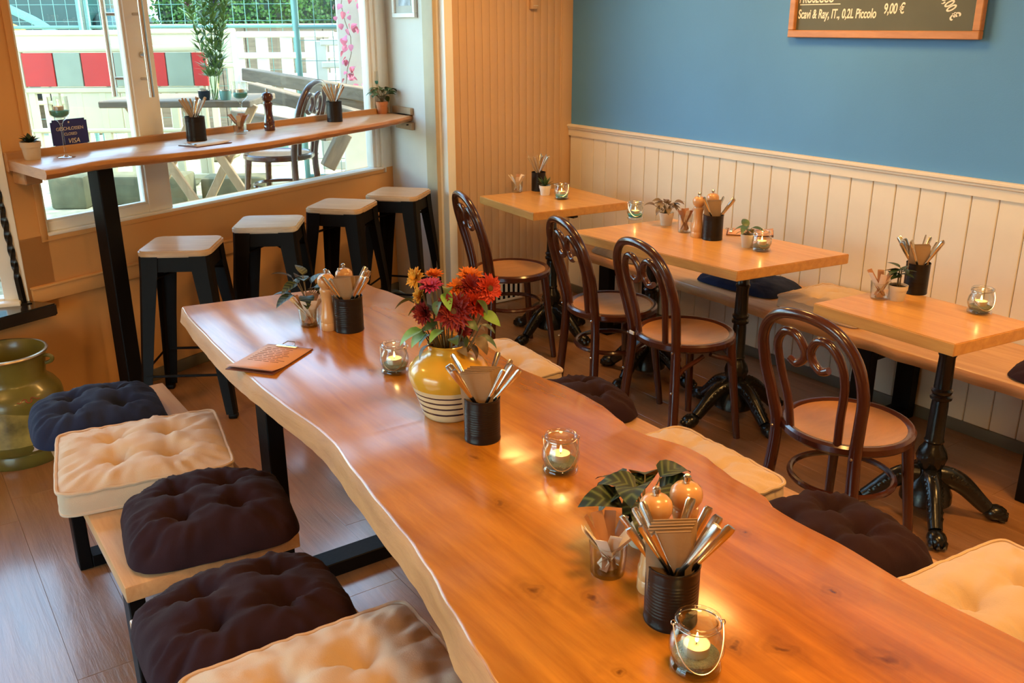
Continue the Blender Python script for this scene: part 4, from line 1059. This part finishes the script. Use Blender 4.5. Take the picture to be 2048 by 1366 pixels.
for k, (px, py, dx, w) in enumerate([(872, 640, -.5, 1), (885, 630, .2, 2), (922, 668, .4, 1), (940, 650, .8, 2), (868, 690, -.4, 2), (885, 660, -.2, 0), (912, 690, .3, 2), (830, 600, -1, 1), (962, 650, 1, 1), (852, 665, -1, 0), (845, 660, -1, 0), (860, 668, -.7, 1), (958, 672, 1, 1), (950, 676, 1, 2), (938, 690, .9, 2), (893, 672, -.2, 1), (905, 676, .1, 1), (870, 655, -.5, 1), (965, 626, 1, 0), (880, 600, -.3, 1), (896, 575, 0, 1), (890, 585, .2, 0), (930, 640, .5, 1), (848, 612, -1, 1), (955, 600, .7, 1), (925, 680, .5, 2)]):
    p = hd(px, py, VP_.dot(FH)+rn.uniform(-.05, .03))-Vector((VP_.x, VP_.y, .80))
    d = R0*dx+FH*rn.uniform(-.8, .1)
    put_leaf(lm[w], sp, p, atan2(d.y, d.x), rn.uniform(-.5, .3), rn.uniform(-.6, .6), rn.uniform(.8, 1.15))
    sm.tube(bez((0, 0, 0), (p.x*.2, p.y*.2, .10), p*.7, p, 6), .0017, 5)
sm.build('stem', M_STEM, sp)

# ------------------------------------------------------------ painted milk can, sill rod
mc = atz(46, 905, 0)
mk = thing('milk_can', 'old olive green milk can painted with a windmill scene', 'milk can', (mc.x, mc.y, 0), 0)
cp_ = [(0, .004), (.175, .004), (.185, 0), (.190, .01), (.190, .055), (.186, .062), (.197, .075), (.203, .12), (.203, .29), (.198, .315), (.180, .345), (.155, .368), (.148, .385), (.150, .40), (.158, .465), (.164, .490), (.170, .497), (.170, .505), (.163, .507), (.157, .497), (.150, .465), (.142, .39), (.17, .34), (.19, .29), (.185, .02), (0, .015)]
MB().lathe(cp_, 56).build('can_body', M_CAN, mk, 45)
MB().lathe([(.1715, .496), (.1735, .500), (.1715, .506), (.165, .5085), (.161, .506), (.163, .502), (.1715, .496)], 56).build('rim', M_RIM, mk)
def canpt(px_ang, z, off=.0015):
    a = px_ang; r = interp([(.075, .197), (.12, .203), (.29, .203), (.315, .198), (.345, .18), (.368, .155)], z)+off
    return Vector((r*cos(a), r*sin(a), z))
def canpatch(name, poly, mat, off=.0016, n=10):
    """polygon in (angle, z) wrapped on the can as a thin paint film"""
    us = [u for u, v in poly]; m = MB(); bm = m.bm
    vs = [bm.verts.new((u, v, 0)) for u, v in poly]; f = bm.faces.new(vs)
    bmesh.ops.triangulate(bm, faces=[f]); bmesh.ops.subdivide_edges(bm, edges=bm.edges[:], cuts=9, use_grid_fill=True)
    for v in bm.verts: v.co = canpt(v.co.x, v.co.y, off)
    return m.build(name, mat, mk, 60, False)
A0 = atan2(-mc.y, -mc.x)
canpatch('painted_landscape', [(A0-.95, .115), (A0+1.35, .115), (A0+1.35, .25), (A0+.8, .275), (A0+.3, .255), (A0-.3, .29), (A0-.95, .27)], M_SKYP, .003)
canpatch('painted_windmill', [(A0+.30, .128), (A0+.66, .128), (A0+.58, .22), (A0+.48, .235), (A0+.38, .22)], M_RED, .0045)
for aa, bb in (((.26, .255), (.72, .205)), ((.38, .19), (.60, .275))):
    MB().tube([canpt(A0+aa[0]+(bb[0]-aa[0])*t/6, aa[1]+(bb[1]-aa[1])*t/6, .006) for t in range(7)], .002, 5).build('painted_sail', M_BADGE, mk)
canpatch('painted_swan', [(A0+.05+q_, z_) for q_, z_ in ((.12, .083), (.30, .083), (.34, .092), (.27, .098), (.22, .094), (.19, .108), (.15, .110), (.17, .102), (.16, .092))], M_BADGE, .0045)
for s in (-1, 1):
    MB().tube([canpt(A0+.30+s*(.03+.20*t/12), [.325+.006*sin(tt*.5) for tt in range(13)][t], .003) for t in range(13)], .0014, 5).build('painted_scroll', M_RED, mk)
MB().tube([canpt(A0+.30+.06*cos(a), .325-.012*sin(a), .003) for a in [pi*k/10 for k in range(11)]], .0022, 5).build('painted_scroll', M_RED, mk)
for a in (-AZ+.15, -AZ+pi+.15):
    MB().tube(bez((.155*cos(a), .155*sin(a), .475), (.20*cos(a), .20*sin(a), .485), (.205*cos(a), .205*sin(a), .445), (.160*cos(a), .160*sin(a), .44), 8), .009, 8).build('can_ear', M_CAN, mk)

rd = atz(47, 606, .5505)
mk.scale = (.94, .94, .885)
rod = thing('twisted_rod', 'black twisted wrought-iron rod standing on the black window ledge', 'rod', (rd.x, rd.y, .5505))
m = MB(); N = 110; H = .95; rings = []
for k in range(N+1):
    z = H*k/N; tw = 0 if z < .11 else (z-.11)*26
    lean = -.045*z
    ring = []
    for i in range(8):
        a = 2*pi*i/8; r = .0135*(1.0 if i % 2 == 0 else .72)*(1.05)
        ring.append((r*cos(a+tw)*1.0+lean*R0.x, r*sin(a+tw)*.55/.8*1.1+lean*R0.y, z))
    rings.append(ring)
m.loft(rings).build('shaft', M_IRON, rod, 60)
MB().box((-.03, -.03, 0), (.03, .03, .004), .001, 1).build('foot_plate', M_IRON, rod, 30)

# ------------------------------------------------------------ things on the walls
pf = thing('picture_frame', 'small white picture frame on the narrow white wall by the window', 'picture', (2.726, 5.0, 1.83))
m = MB()
for (y0, y1, z0, z1) in ((-.135, .135, -.125, -.10), (-.135, .135, .10, .125), (-.135, -.11, -.10, .10), (.11, .135, -.10, .10)): m.box((-.022, y0, z0), (-.001, y1, z1), .003, 1)
m.build('frame', M_FRAME, pf, 30)
MB().box((-.008, -.11, -.10), (-.001, .11, .10)).build('mat_board', M_WHITEW, pf, 0)
MB().box((-.010, -.07, -.06), (-.008, .07, .06)).build('print', M('print_grey', (.42, .46, .50), .7, var=.5, vs=20), pf, 0)
tb = thing('wall_socket', 'small cream box fixed high on the grooved wall', 'wall box', (3.36, 4.628, 1.80))
MB().box((-.024, -.026, -.052), (.024, 0, .06), .005, 2).build('box_body', M_BEAD, tb, 40)
MB().box((-.010, -.029, -.035), (.024, -.026, -.030), .001, 1).build('slot', M_WHITE, tb, 40)

ch = thing('chalkboard_menu', 'green chalkboard drinks menu in an oak frame on the blue wall', 'chalkboard', (3.655, 2.508, 1.605))
hw = .462; ZT = .62
m = MB().box((-.033, -hw, 0), (-.003, hw, .032), .003, 1)
m.build('frame_rail', M_FRW, ch, 30)
for s in (-1, 1): MB().box((-.033, s*hw-(.032 if s > 0 else 0), .032), (-.003, s*hw+(.032 if s < 0 else 0), ZT), .003, 1).build('frame_rail', M_FRW, ch, 30)
MB().box((-.033, -hw, ZT), (-.003, hw, ZT+.032), .003, 1).build('frame_rail', M_FRW, ch, 30)
MB().box((-.014, -hw+.03, .03), (-.004, hw-.03, ZT+.003)).build('slate', M_BOARD, ch, 0)
# text plane: reading direction is -Y when facing the wall (+X); build in (x right = -Y, y up = Z)
TX = Matrix(((0, 0, -1, -.0145), (-1, 0, 0, 0), (0, 1, 0, 0), (0, 0, 0, 1)))
def chalk(body, size, u, v, rot=0, shear=.12):
    return text_mesh('chalk_lettering', body, size, M_CHALK, ch, TX @ Matrix.Translation((u, v, 0)) @ Matrix.Rotation(rot, 4, 'Z') @ Matrix.Diagonal((.80, 1.25, 1, 1)), shear, .0005, bold=.018)
chalk('Scavi & Ray, IT., 0,2L Piccolo', .044, -.424, .083)
chalk('9,00 €', .046, .018, .100)
chalk('PROSECCO', .046, -.424, .150)
chalk('6,00 €', .050, .272, .158, -1.02)
MB().box((-.0155, .20, .140), (-.0145, .418, .1435)).build('chalk_underline', M_CHALK, ch, 0)

vg = thing('floor_grille', 'cream slotted vent grille low on the grooved wall behind the first chair', 'vent', (3.12, 4.627, .07))
m = MB().box((-.16, -.012, -.065), (.16, -.002, -.050), .002, 1).box((-.16, -.012, .050), (.16, -.002, .065), .002, 1)
m.box((-.16, -.004, -.05), (.16, -.001, .05))
m.build('grille_frame', M_WHITE, vg, 30)
me = MB().box((-.008, -.012, -.05), (.008, -.003, .05), .002, 1).mesh('slat', M_WHITE, 30)
for k in range(9): link('slat', me, vg).location = (-.15+.0375*k, 0, 0)
MB().box((-.155, -.0045, -.05), (.155, -.0035, .05)).build('dark_gap', M_BLACK, vg, 0)

# ------------------------------------------------------------ outside the window
OR = -AZ    # outdoor things line up with the street, seen square-on
def oloc(px, py, D, z=None):
    p = hd(px, py, D); return Vector((p.x, p.y, p.z if z is None else z))
GZ = .49
# trestle table
c0 = oloc(385, 206, 5.95, GZ)
ot = thing('trestle_table', 'rough wooden trestle table with crossed legs outside the window', 'table', c0, OR)
MB().box((-.50, -.22, .705), (.42, .42, .745), .006, 1).build('tabletop', M_GREYWOOD, ot, 30)
for cx in (-.13, .215):
    for s in (1, -1):
        MB().box((-.025, -.018, -.48), (.025, .018, .48), .003, 1, Matrix.Translation((cx, (.02 if s > 0 else -.02)-.15, .36)) @ Matrix.Rotation(s*radians(30), 4, 'Y') @ Matrix.Diagonal((1, 1, .86, 1))).build('leg', M_LIGHTWOOD, ot, 30)
chair('dark bentwood chair outside the window beside the trestle table', (*oloc(558, 300, 5.52)[:2], GZ), radians(134), group='chair outside', name='bentwood_chair')
# glass vase
gv = oloc(432, 203, 5.85, GZ+.746)
vv = thing('glass_vase', 'tall clear glass vase on the outdoor trestle table', 'vase', gv)
MB().lathe([(0, .0), (.034, 0), (.036, .004), (.030, .06), (.028, .14), (.034, .22), (.043, .29), (.041, .29), (.032, .22), (.026, .14), (.028, .06), (.033, .01), (0, .008)], 28).build('glass_body', M_VGLASS, vv, 60)
rn = random.Random(12)
lf = leaf_mesh('leaf', .055, .008, M_LEAFB, .3)
for k, (px, py, rp, m_, lb) in enumerate([(376, 8, 9, M_MAG, 'pink aster at the left of the outdoor vase'), (427, 2, 11, M_VIO, 'violet aster at the top of the outdoor vase'), (441, 13, 10, M_MAG, 'pink aster at the right of the outdoor vase'),
        (400, -25, 10, M_VIO, 'violet aster above the photo edge in the outdoor vase'), (452, -10, 9, M_MAG, 'upper right pink aster in the outdoor vase'), (415, -40, 10, M_MAG, 'tallest pink aster in the outdoor vase')]):
    t = flower(px, py, rp, m_, lb, D=5.85+rn.uniform(-.06, .06), root=gv+Vector((0, 0, -.05)), face=(rn.uniform(-.5, .5), -.6, 1), layers=3, seed=40+k, group='asters in the outdoor vase', name='aster')
    st = [o_ for o_ in t.children if o_.name.startswith('stem')][0]; vsl = st.data.vertices
    vs = []; fs = []
    for q_ in range(130):
        v = vsl[rn.randrange(len(vsl)//3, len(vsl))].co
        if v.z < .12: continue
        az_ = rn.uniform(0, 6.3); e = rn.uniform(.1, 1.0); L = rn.uniform(.05, .11); w = rn.uniform(.005, .011)
        d = Vector((cos(az_)*cos(e), sin(az_)*cos(e), sin(e))); sd = Vector((-sin(az_), cos(az_), 0))
        b = len(vs); vs += [v, v+d*L*.5+sd*w, v+d*L, v+d*L*.5-sd*w]; fs.append([b, b+1, b+2, b+3])
    o = MB().raw(vs, fs).build('leaf_sprays', M_ASTER, t, 0, False); o['kind'] = 'stuff'
# small dark lanterns on the outdoor table
for k, (px, py) in enumerate(((410, 202), (452, 201))):
    p = oloc(px, py, 5.8, GZ+.7455)
    t = thing('lantern_pot', ['dark small pot left of the outdoor glass vase', 'teal small pot right of the outdoor glass vase'][k], 'pot', p)
    MB().lathe([(0, 0), (.028, 0), (.034, .02), (.036, .055), (.033, .055), (.031, .01), (0, .008)], 20).build('pot_body', [M_BLACK, M_TEAL][k], t)
    MB().lathe([(.033, .055), (.037, .056), (.037, .060), (.033, .060), (.033, .055)], 20).build('rim', M_STEEL, t)

# red and white construction barrier boards
def barrier(px0, px1, py, D, label, stripes, group='plastic site barriers'):
    a = oloc(px0, py, D); b = oloc(px1, py, D); L = (b-a).dot(R0); zt = a.z-GZ; cx = oloc((px0+px1)/2, py, D, GZ)
    t = thing('site_barrier', label, 'barrier', cx, OR, group)
    m = MB().box((-L/2, -.025, zt-.045), (L/2, .025, zt), .012, 2).box((-L/2, -.02, zt-.335), (L/2, .02, zt-.29), .01, 1).box((-L/2, -.02, zt-.62), (L/2, .02, zt-.585), .01, 1).box((-L/2, -.02, .07), (L/2, .02, .12), .01, 1)
    m.box((-L/2, -.02, .07), (-L/2+.045, .02, zt), .01, 1).box((L/2-.045, -.02, .07), (L/2, .02, zt), .01, 1)
    m.build('frame', M_BARR, t, 30)
    n = max(3, int(L/.155)); me = MB().box((-.033, -.014, .10), (.033, .014, zt-.31), .01, 1).mesh('picket', M_BARR, 30)
    for k in range(n): link('picket', me, t).location = (-L/2+.07+(L-.14)*k/(n-1), 0, 0)
    MB().box((-L/2+.30, -.012, zt-.60), (-L/2+.72, .012, zt-.32), .004, 1).build('infill_panel', M_BARR, t, 30)
    if stripes:
        x = -L/2+.04
        for w, c_ in stripes:
            MB().box((x+.004, -.022, zt-.285), (x+w-.004, .022, zt-.05), .003, 1).build('stripe_panel', M_BRED if c_ else M_BGRN, t, 30); x += w
    else:
        MB().box((-L/2+.03, -.012, zt-.29), (L/2-.03, .012, zt-.04), .004, 1).build('top_panel', M_BARR, t, 30)
    for s in (-1, 1): MB().box((s*L*.3-.09, -.22, 0), (s*L*.3+.09, .22, .09), .02, 1).build('foot_block', M_CONC, t, 30)
    return t
barrier(29, 402, 92, 7.0, 'cream site barrier with red and grey stripe panels behind the glass door', [(.232, 1), (.20, 0), (.236, 1), (.21, 0), (.17, 1), (.19, 0), (.11, 1)])
barrier(15, 245, 61, 8.3, 'plain cream barrier behind the striped one', None)
barrier(240, 470, 58, 8.6, 'plain cream barrier behind the outdoor flowers', None)
def slot_fence(px0, px1, py, D, label, H_=None):
    a = oloc(px0, py, D); b = oloc(px1, py, D); L = (b-a).dot(R0); zt = a.z-GZ
    t = thing('slotted_fence', label, 'fence', oloc((px0+px1)/2, py, D, GZ), OR, 'white slotted fences')
    m = MB()
    for z0, z1 in ((zt-.05, zt), (zt-.22, zt-.17), (zt-.42, zt-.34), (zt-.80, zt-.55), (.05, .12)): m.box((-L/2, -.02, z0), (L/2, .02, z1), .008, 1)
    m.build('rail', M_WHITEW, t, 30)
    n = int(L/.17); me = MB().box((-.05, -.015, .05), (.05, .015, zt-.01), .008, 1).mesh('picket', M_WHITEW, 30)
    for k in range(n+1): link('picket', me, t).location = (-L/2+L*k/n, .004, 0)
slot_fence(472, 668, 63, 8.2, 'white slotted fence panel under the hedge')
slot_fence(640, 800, 78, 7.6, 'white slotted fence panel behind the pink creeper')

def mesh_fence(px0, px1, D, label):
    a = oloc(px0, 40, D, GZ); b = oloc(px1, 40, D, GZ); L = (b-a).dot(R0); H_ = 2.0
    t = thing('mesh_fence', label, 'fence', (a+b)/2, OR, 'teal wire site fences')
    for s in (-1, 1): MB().tube([(s*L/2, 0, 0), (s*L/2, 0, H_)], .021, 10).build('post', M_TEAL, t)
    for z in (.06, H_-.03, 1.16): MB().tube([(-L/2, 0, z), (L/2, 0, z)], .015, 8).build('rail', M_TEAL, t)
    m = MB(); n = int(L/.11)
    for k in range(1, n): m.box((-L/2+L*k/n-.0022, -.0022, .05), (-L/2+L*k/n+.0022, .0022, H_-.03))
    for k in range(1, 14): m.box((-L/2, -.005, .05+.145*k-.0022), (L/2, -.0006, .05+.145*k+.0022))
    o = m.build('wire_grid', M_TEAL, t, 0); o['kind'] = 'stuff'
mesh_fence(-60, 160, 8.9, 'teal wire site fence in front of the dark van')
mesh_fence(176, 588, 9.0, 'teal wire site fence in front of the hedge')
mesh_fence(592, 700, 7.2, 'narrow teal wire fence panel beside the pink creeper')

# hedge: leaves on a clipped body
ha = oloc(312, 52, 11.5, GZ); hb = oloc(690, 52, 11.5, GZ); HL = (hb-ha).dot(R0)
hg = thing('hedge', 'tall clipped green hedge across the street', 'hedge', (ha+hb)/2, OR)
MB().box((-HL/2, 0, 1.15), (HL/2+1.5, .9, 3.6), .1, 2).build('hedge_core', M_LEAFD, hg, 0)
rn = random.Random(5); vs = []; fs = []
for k in range(11000):
    x = rn.uniform(-HL/2, HL/2+1.5); z = rn.uniform(1.15, 2.7); y = -.02-.14*abs(noise.noise(Vector((x*3, z*3, 1))))-rn.random()*.07
    v = Vector((x, y, z)); a = rn.uniform(0, 6.3); L = rn.uniform(.03, .06)
    d = Vector((cos(a), rn.uniform(-.8, .1), sin(a))).normalized()*L; sd = d.orthogonal().normalized()*L*.4
    b = len(vs); vs += [v, v+d*.5+sd, v+d, v+d*.5-sd]; fs.append((b, b+1, b+2, b+3))
me = bpy.data.meshes.new('hedge_leaves'); me.from_pydata([tuple(v) for v in vs], [], fs); me.materials.append(M_HEDGE)
o = link('hedge_leaves', me, hg); o['kind'] = 'stuff'
lw = oloc(490, 60, 11.2, GZ)
lwl = thing('plank_wall', 'low dark plank wall below the hedge', 'wall', lw, OR)
for k in range(22): MB().box((-3.3+.3*k+.004, -.03, 0), (-3.0+.3*k-.004, .03, 1.14), .006, 1).build('plank', M_GREYWOOD, lwl, 30)
MB().box((-3.3, -.05, 1.14), (3.3, .05, 1.18), .006, 1).build('cap_rail', M_WHITEW, lwl, 30)

# parcel van
va = oloc(105, 60, 10.6, GZ)
vn = thing('parcel_van', 'dark teal parcel van with a gold shield emblem on its side', 'van', va, OR)
MB().box((-2.6, 0, .42), (.36, 2.0, 2.9), .07, 3).build('van_body', M_VAN, vn, 40)
MB().box((.34, .15, .42), (.70, 1.85, 1.35), .16, 3).build('bonnet', M_VAN, vn, 40)
MB().box((-2.6, -.02, .40), (.64, .02, .50), .01, 1).build('skirt', M_BLACK, vn, 30)
for x in (-2.0, .22):
    w = MB().lathe([(0, -.11), (.20, -.11), (.34, -.10), (.37, -.06), (.37, .06), (.34, .10), (0, .10)], 28, Matrix.Translation((x, .06, .37)) @ Matrix.Rotation(pi/2, 4, 'X')).build('wheel', M_BLACK, vn)
    MB().lathe([(0, .02), (.17, .02), (.19, .0), (0, 0)], 20, Matrix.Translation((x, -.06, .37)) @ Matrix.Rotation(pi/2, 4, 'X')).build('hub', M_STEEL, w)
st = catmull([(-2.55, -.006, 1.24), (-.9, -.006, 1.26), (-.45, -.006, 1.18), (0, -.006, .92), (.34, -.006, .78)], 6)
MB().tube(st, [(.028, .006)]*len(st), 6, flat=(0, 0, 1)).build('gold_stripe', M_GOLD, vn)
st = catmull([(-2.55, -.006, 1.36), (-.8, -.006, 1.40), (-.25, -.006, 1.26), (.15, -.006, 1.0), (.34, -.006, .90)], 6)
MB().tube(st, [(.045, .006)]*len(st), 6, flat=(0, 0, 1)).build('light_stripe', M_TEAL, vn)
sh = [(-.24, .55), (.24, .55), (.24, .22), (.20, .10), (.10, .02), (0, -.03), (-.10, .02), (-.20, .10), (-.24, .22)]
RX = Matrix.Translation((-.12, -.004, 1.50)) @ Matrix.Rotation(pi/2, 4, 'X')
MB().prism(sh, 0, .008, RX).build('shield_emblem', M_GOLD, vn, 0)
MB().prism([(x*.84, y*.86+.03) for x, y in sh], .008, .011, RX).build('shield_field', M_VAN, vn, 0)
text_mesh('emblem_lettering', 'ups', .27, M_GOLD, vn, RX @ Matrix.Translation((0, .16, .012)), 0, .002, 'CENTER')

# timber pile and trestle behind the chair
tp = oloc(610, 215, 6.9, GZ)
for k, (px0, py0, px1, py1, D0, D1, lb) in enumerate([(492, 148, 770, 196, 7.3, 6.5, 'uppermost weathered timber beam of the pile'), (470, 190, 760, 215, 7.4, 6.6, 'second weathered timber beam of the pile'), (505, 178, 735, 240, 6.7, 6.2, 'weathered timber beam sloping in front of the pile'),
        (470, 232, 660, 268, 6.8, 6.3, 'low weathered timber beam behind the outdoor chair'), (690, 265, 655, 335, 6.1, 6.05, 'short leaning timber prop at the right of the pile')]):
    a = oloc(px0, py0, D0); b = oloc(px1, py1, D1); d = b-a; c_ = (a+b)/2
    t = thing('timber_beam', lb, 'timber', c_, 0, 'weathered timber beams')
    q_ = d.to_track_quat('X', 'Z').to_matrix().to_4x4()
    o = MB().box((-d.length/2, -.045, -.045), (d.length/2, .045, .045), .006, 1).build('beam', M_GREYWOOD, t, 30); o.matrix_local = q_
# concrete blocks and kerb
for (px, py, D, w, h, lb) in ((140, 330, 6.3, .24, .22, 'mossy concrete block behind the counter post'), (290, 345, 6.45, .62, .2, 'long mossy concrete block left of the door stile'), (470, 320, 6.6, .46, .16, 'low mossy concrete block under the trestle table')):
    p = oloc(px, py, D, GZ)
    o = MB().box((-w/2, -.12, 0), (w/2, .12, h), .02, 2).build('concrete_block', M_CONC, None, 40); o.location = p; o.rotation_euler = (0, 0, OR+.05); tag(o, lb, 'block', 'mossy concrete blocks')
# pink creeper on a white pillar
pp = oloc(712, 60, 7.0, GZ)
wp_ = thing('white_pillar', 'bright white rendered pillar behind the creeper', 'pillar', pp, OR)
MB().box((-.14, 0, 0), (.62, .35, 2.6), .01, 1).build('shaft', M_WHITEW, wp_, 30)
MB().box((-.17, -.03, 0), (.65, .38, .12), .01, 1).build('plinth', M_WHITEW, wp_, 30)
vn_ = thing('creeper_vine', 'pink red creeper hanging on the white pillar', 'vine', pp+FH*(-.03), OR)
lv = leaf_mesh('leaf', .055, .028, M_VINE, .3); rn = random.Random(9); m = MB()
for x0 in (-.06, .09):
    path = [(x0+.03*sin(k*1.3+x0*9), -.01, 1.75-k*.11) for k in range(11)]; m.tube(path, .003, 5)
    for k in range(60):
        i = rn.uniform(0, 9.5); z = 1.75-i*.11; x = x0+rn.uniform(-.07, .07)*(1.3 if z > 1.1 else .6)
        put_leaf(lv, vn_, (x, -.02-rn.random()*.03, z), rn.uniform(-2.8, -.3), rn.uniform(-1.4, -.2), rn.uniform(-1, 1), rn.uniform(.6, 1.1))
m.build('stem', M_LEAFBR, vn_)
# rubble on the ground
rn = random.Random(2); m = MB()
for k in range(420):
    s = rn.uniform(-1.0, 2.4); n_ = rn.uniform(.3, 1.5); p = WP+WD*s+WN*n_; r = rn.uniform(.008, .035)*(1.4 if rn.random() < .1 else 1)
    m.ball((p.x, p.y, GZ+r*.3), (r, r*rn.uniform(.6, 1.1), r*.6), sub=1)
o = m.build('rubble', M_STONE, None, 30); tag(o, 'loose pale rubble on the ground outside', 'rubble', kind='stuff')
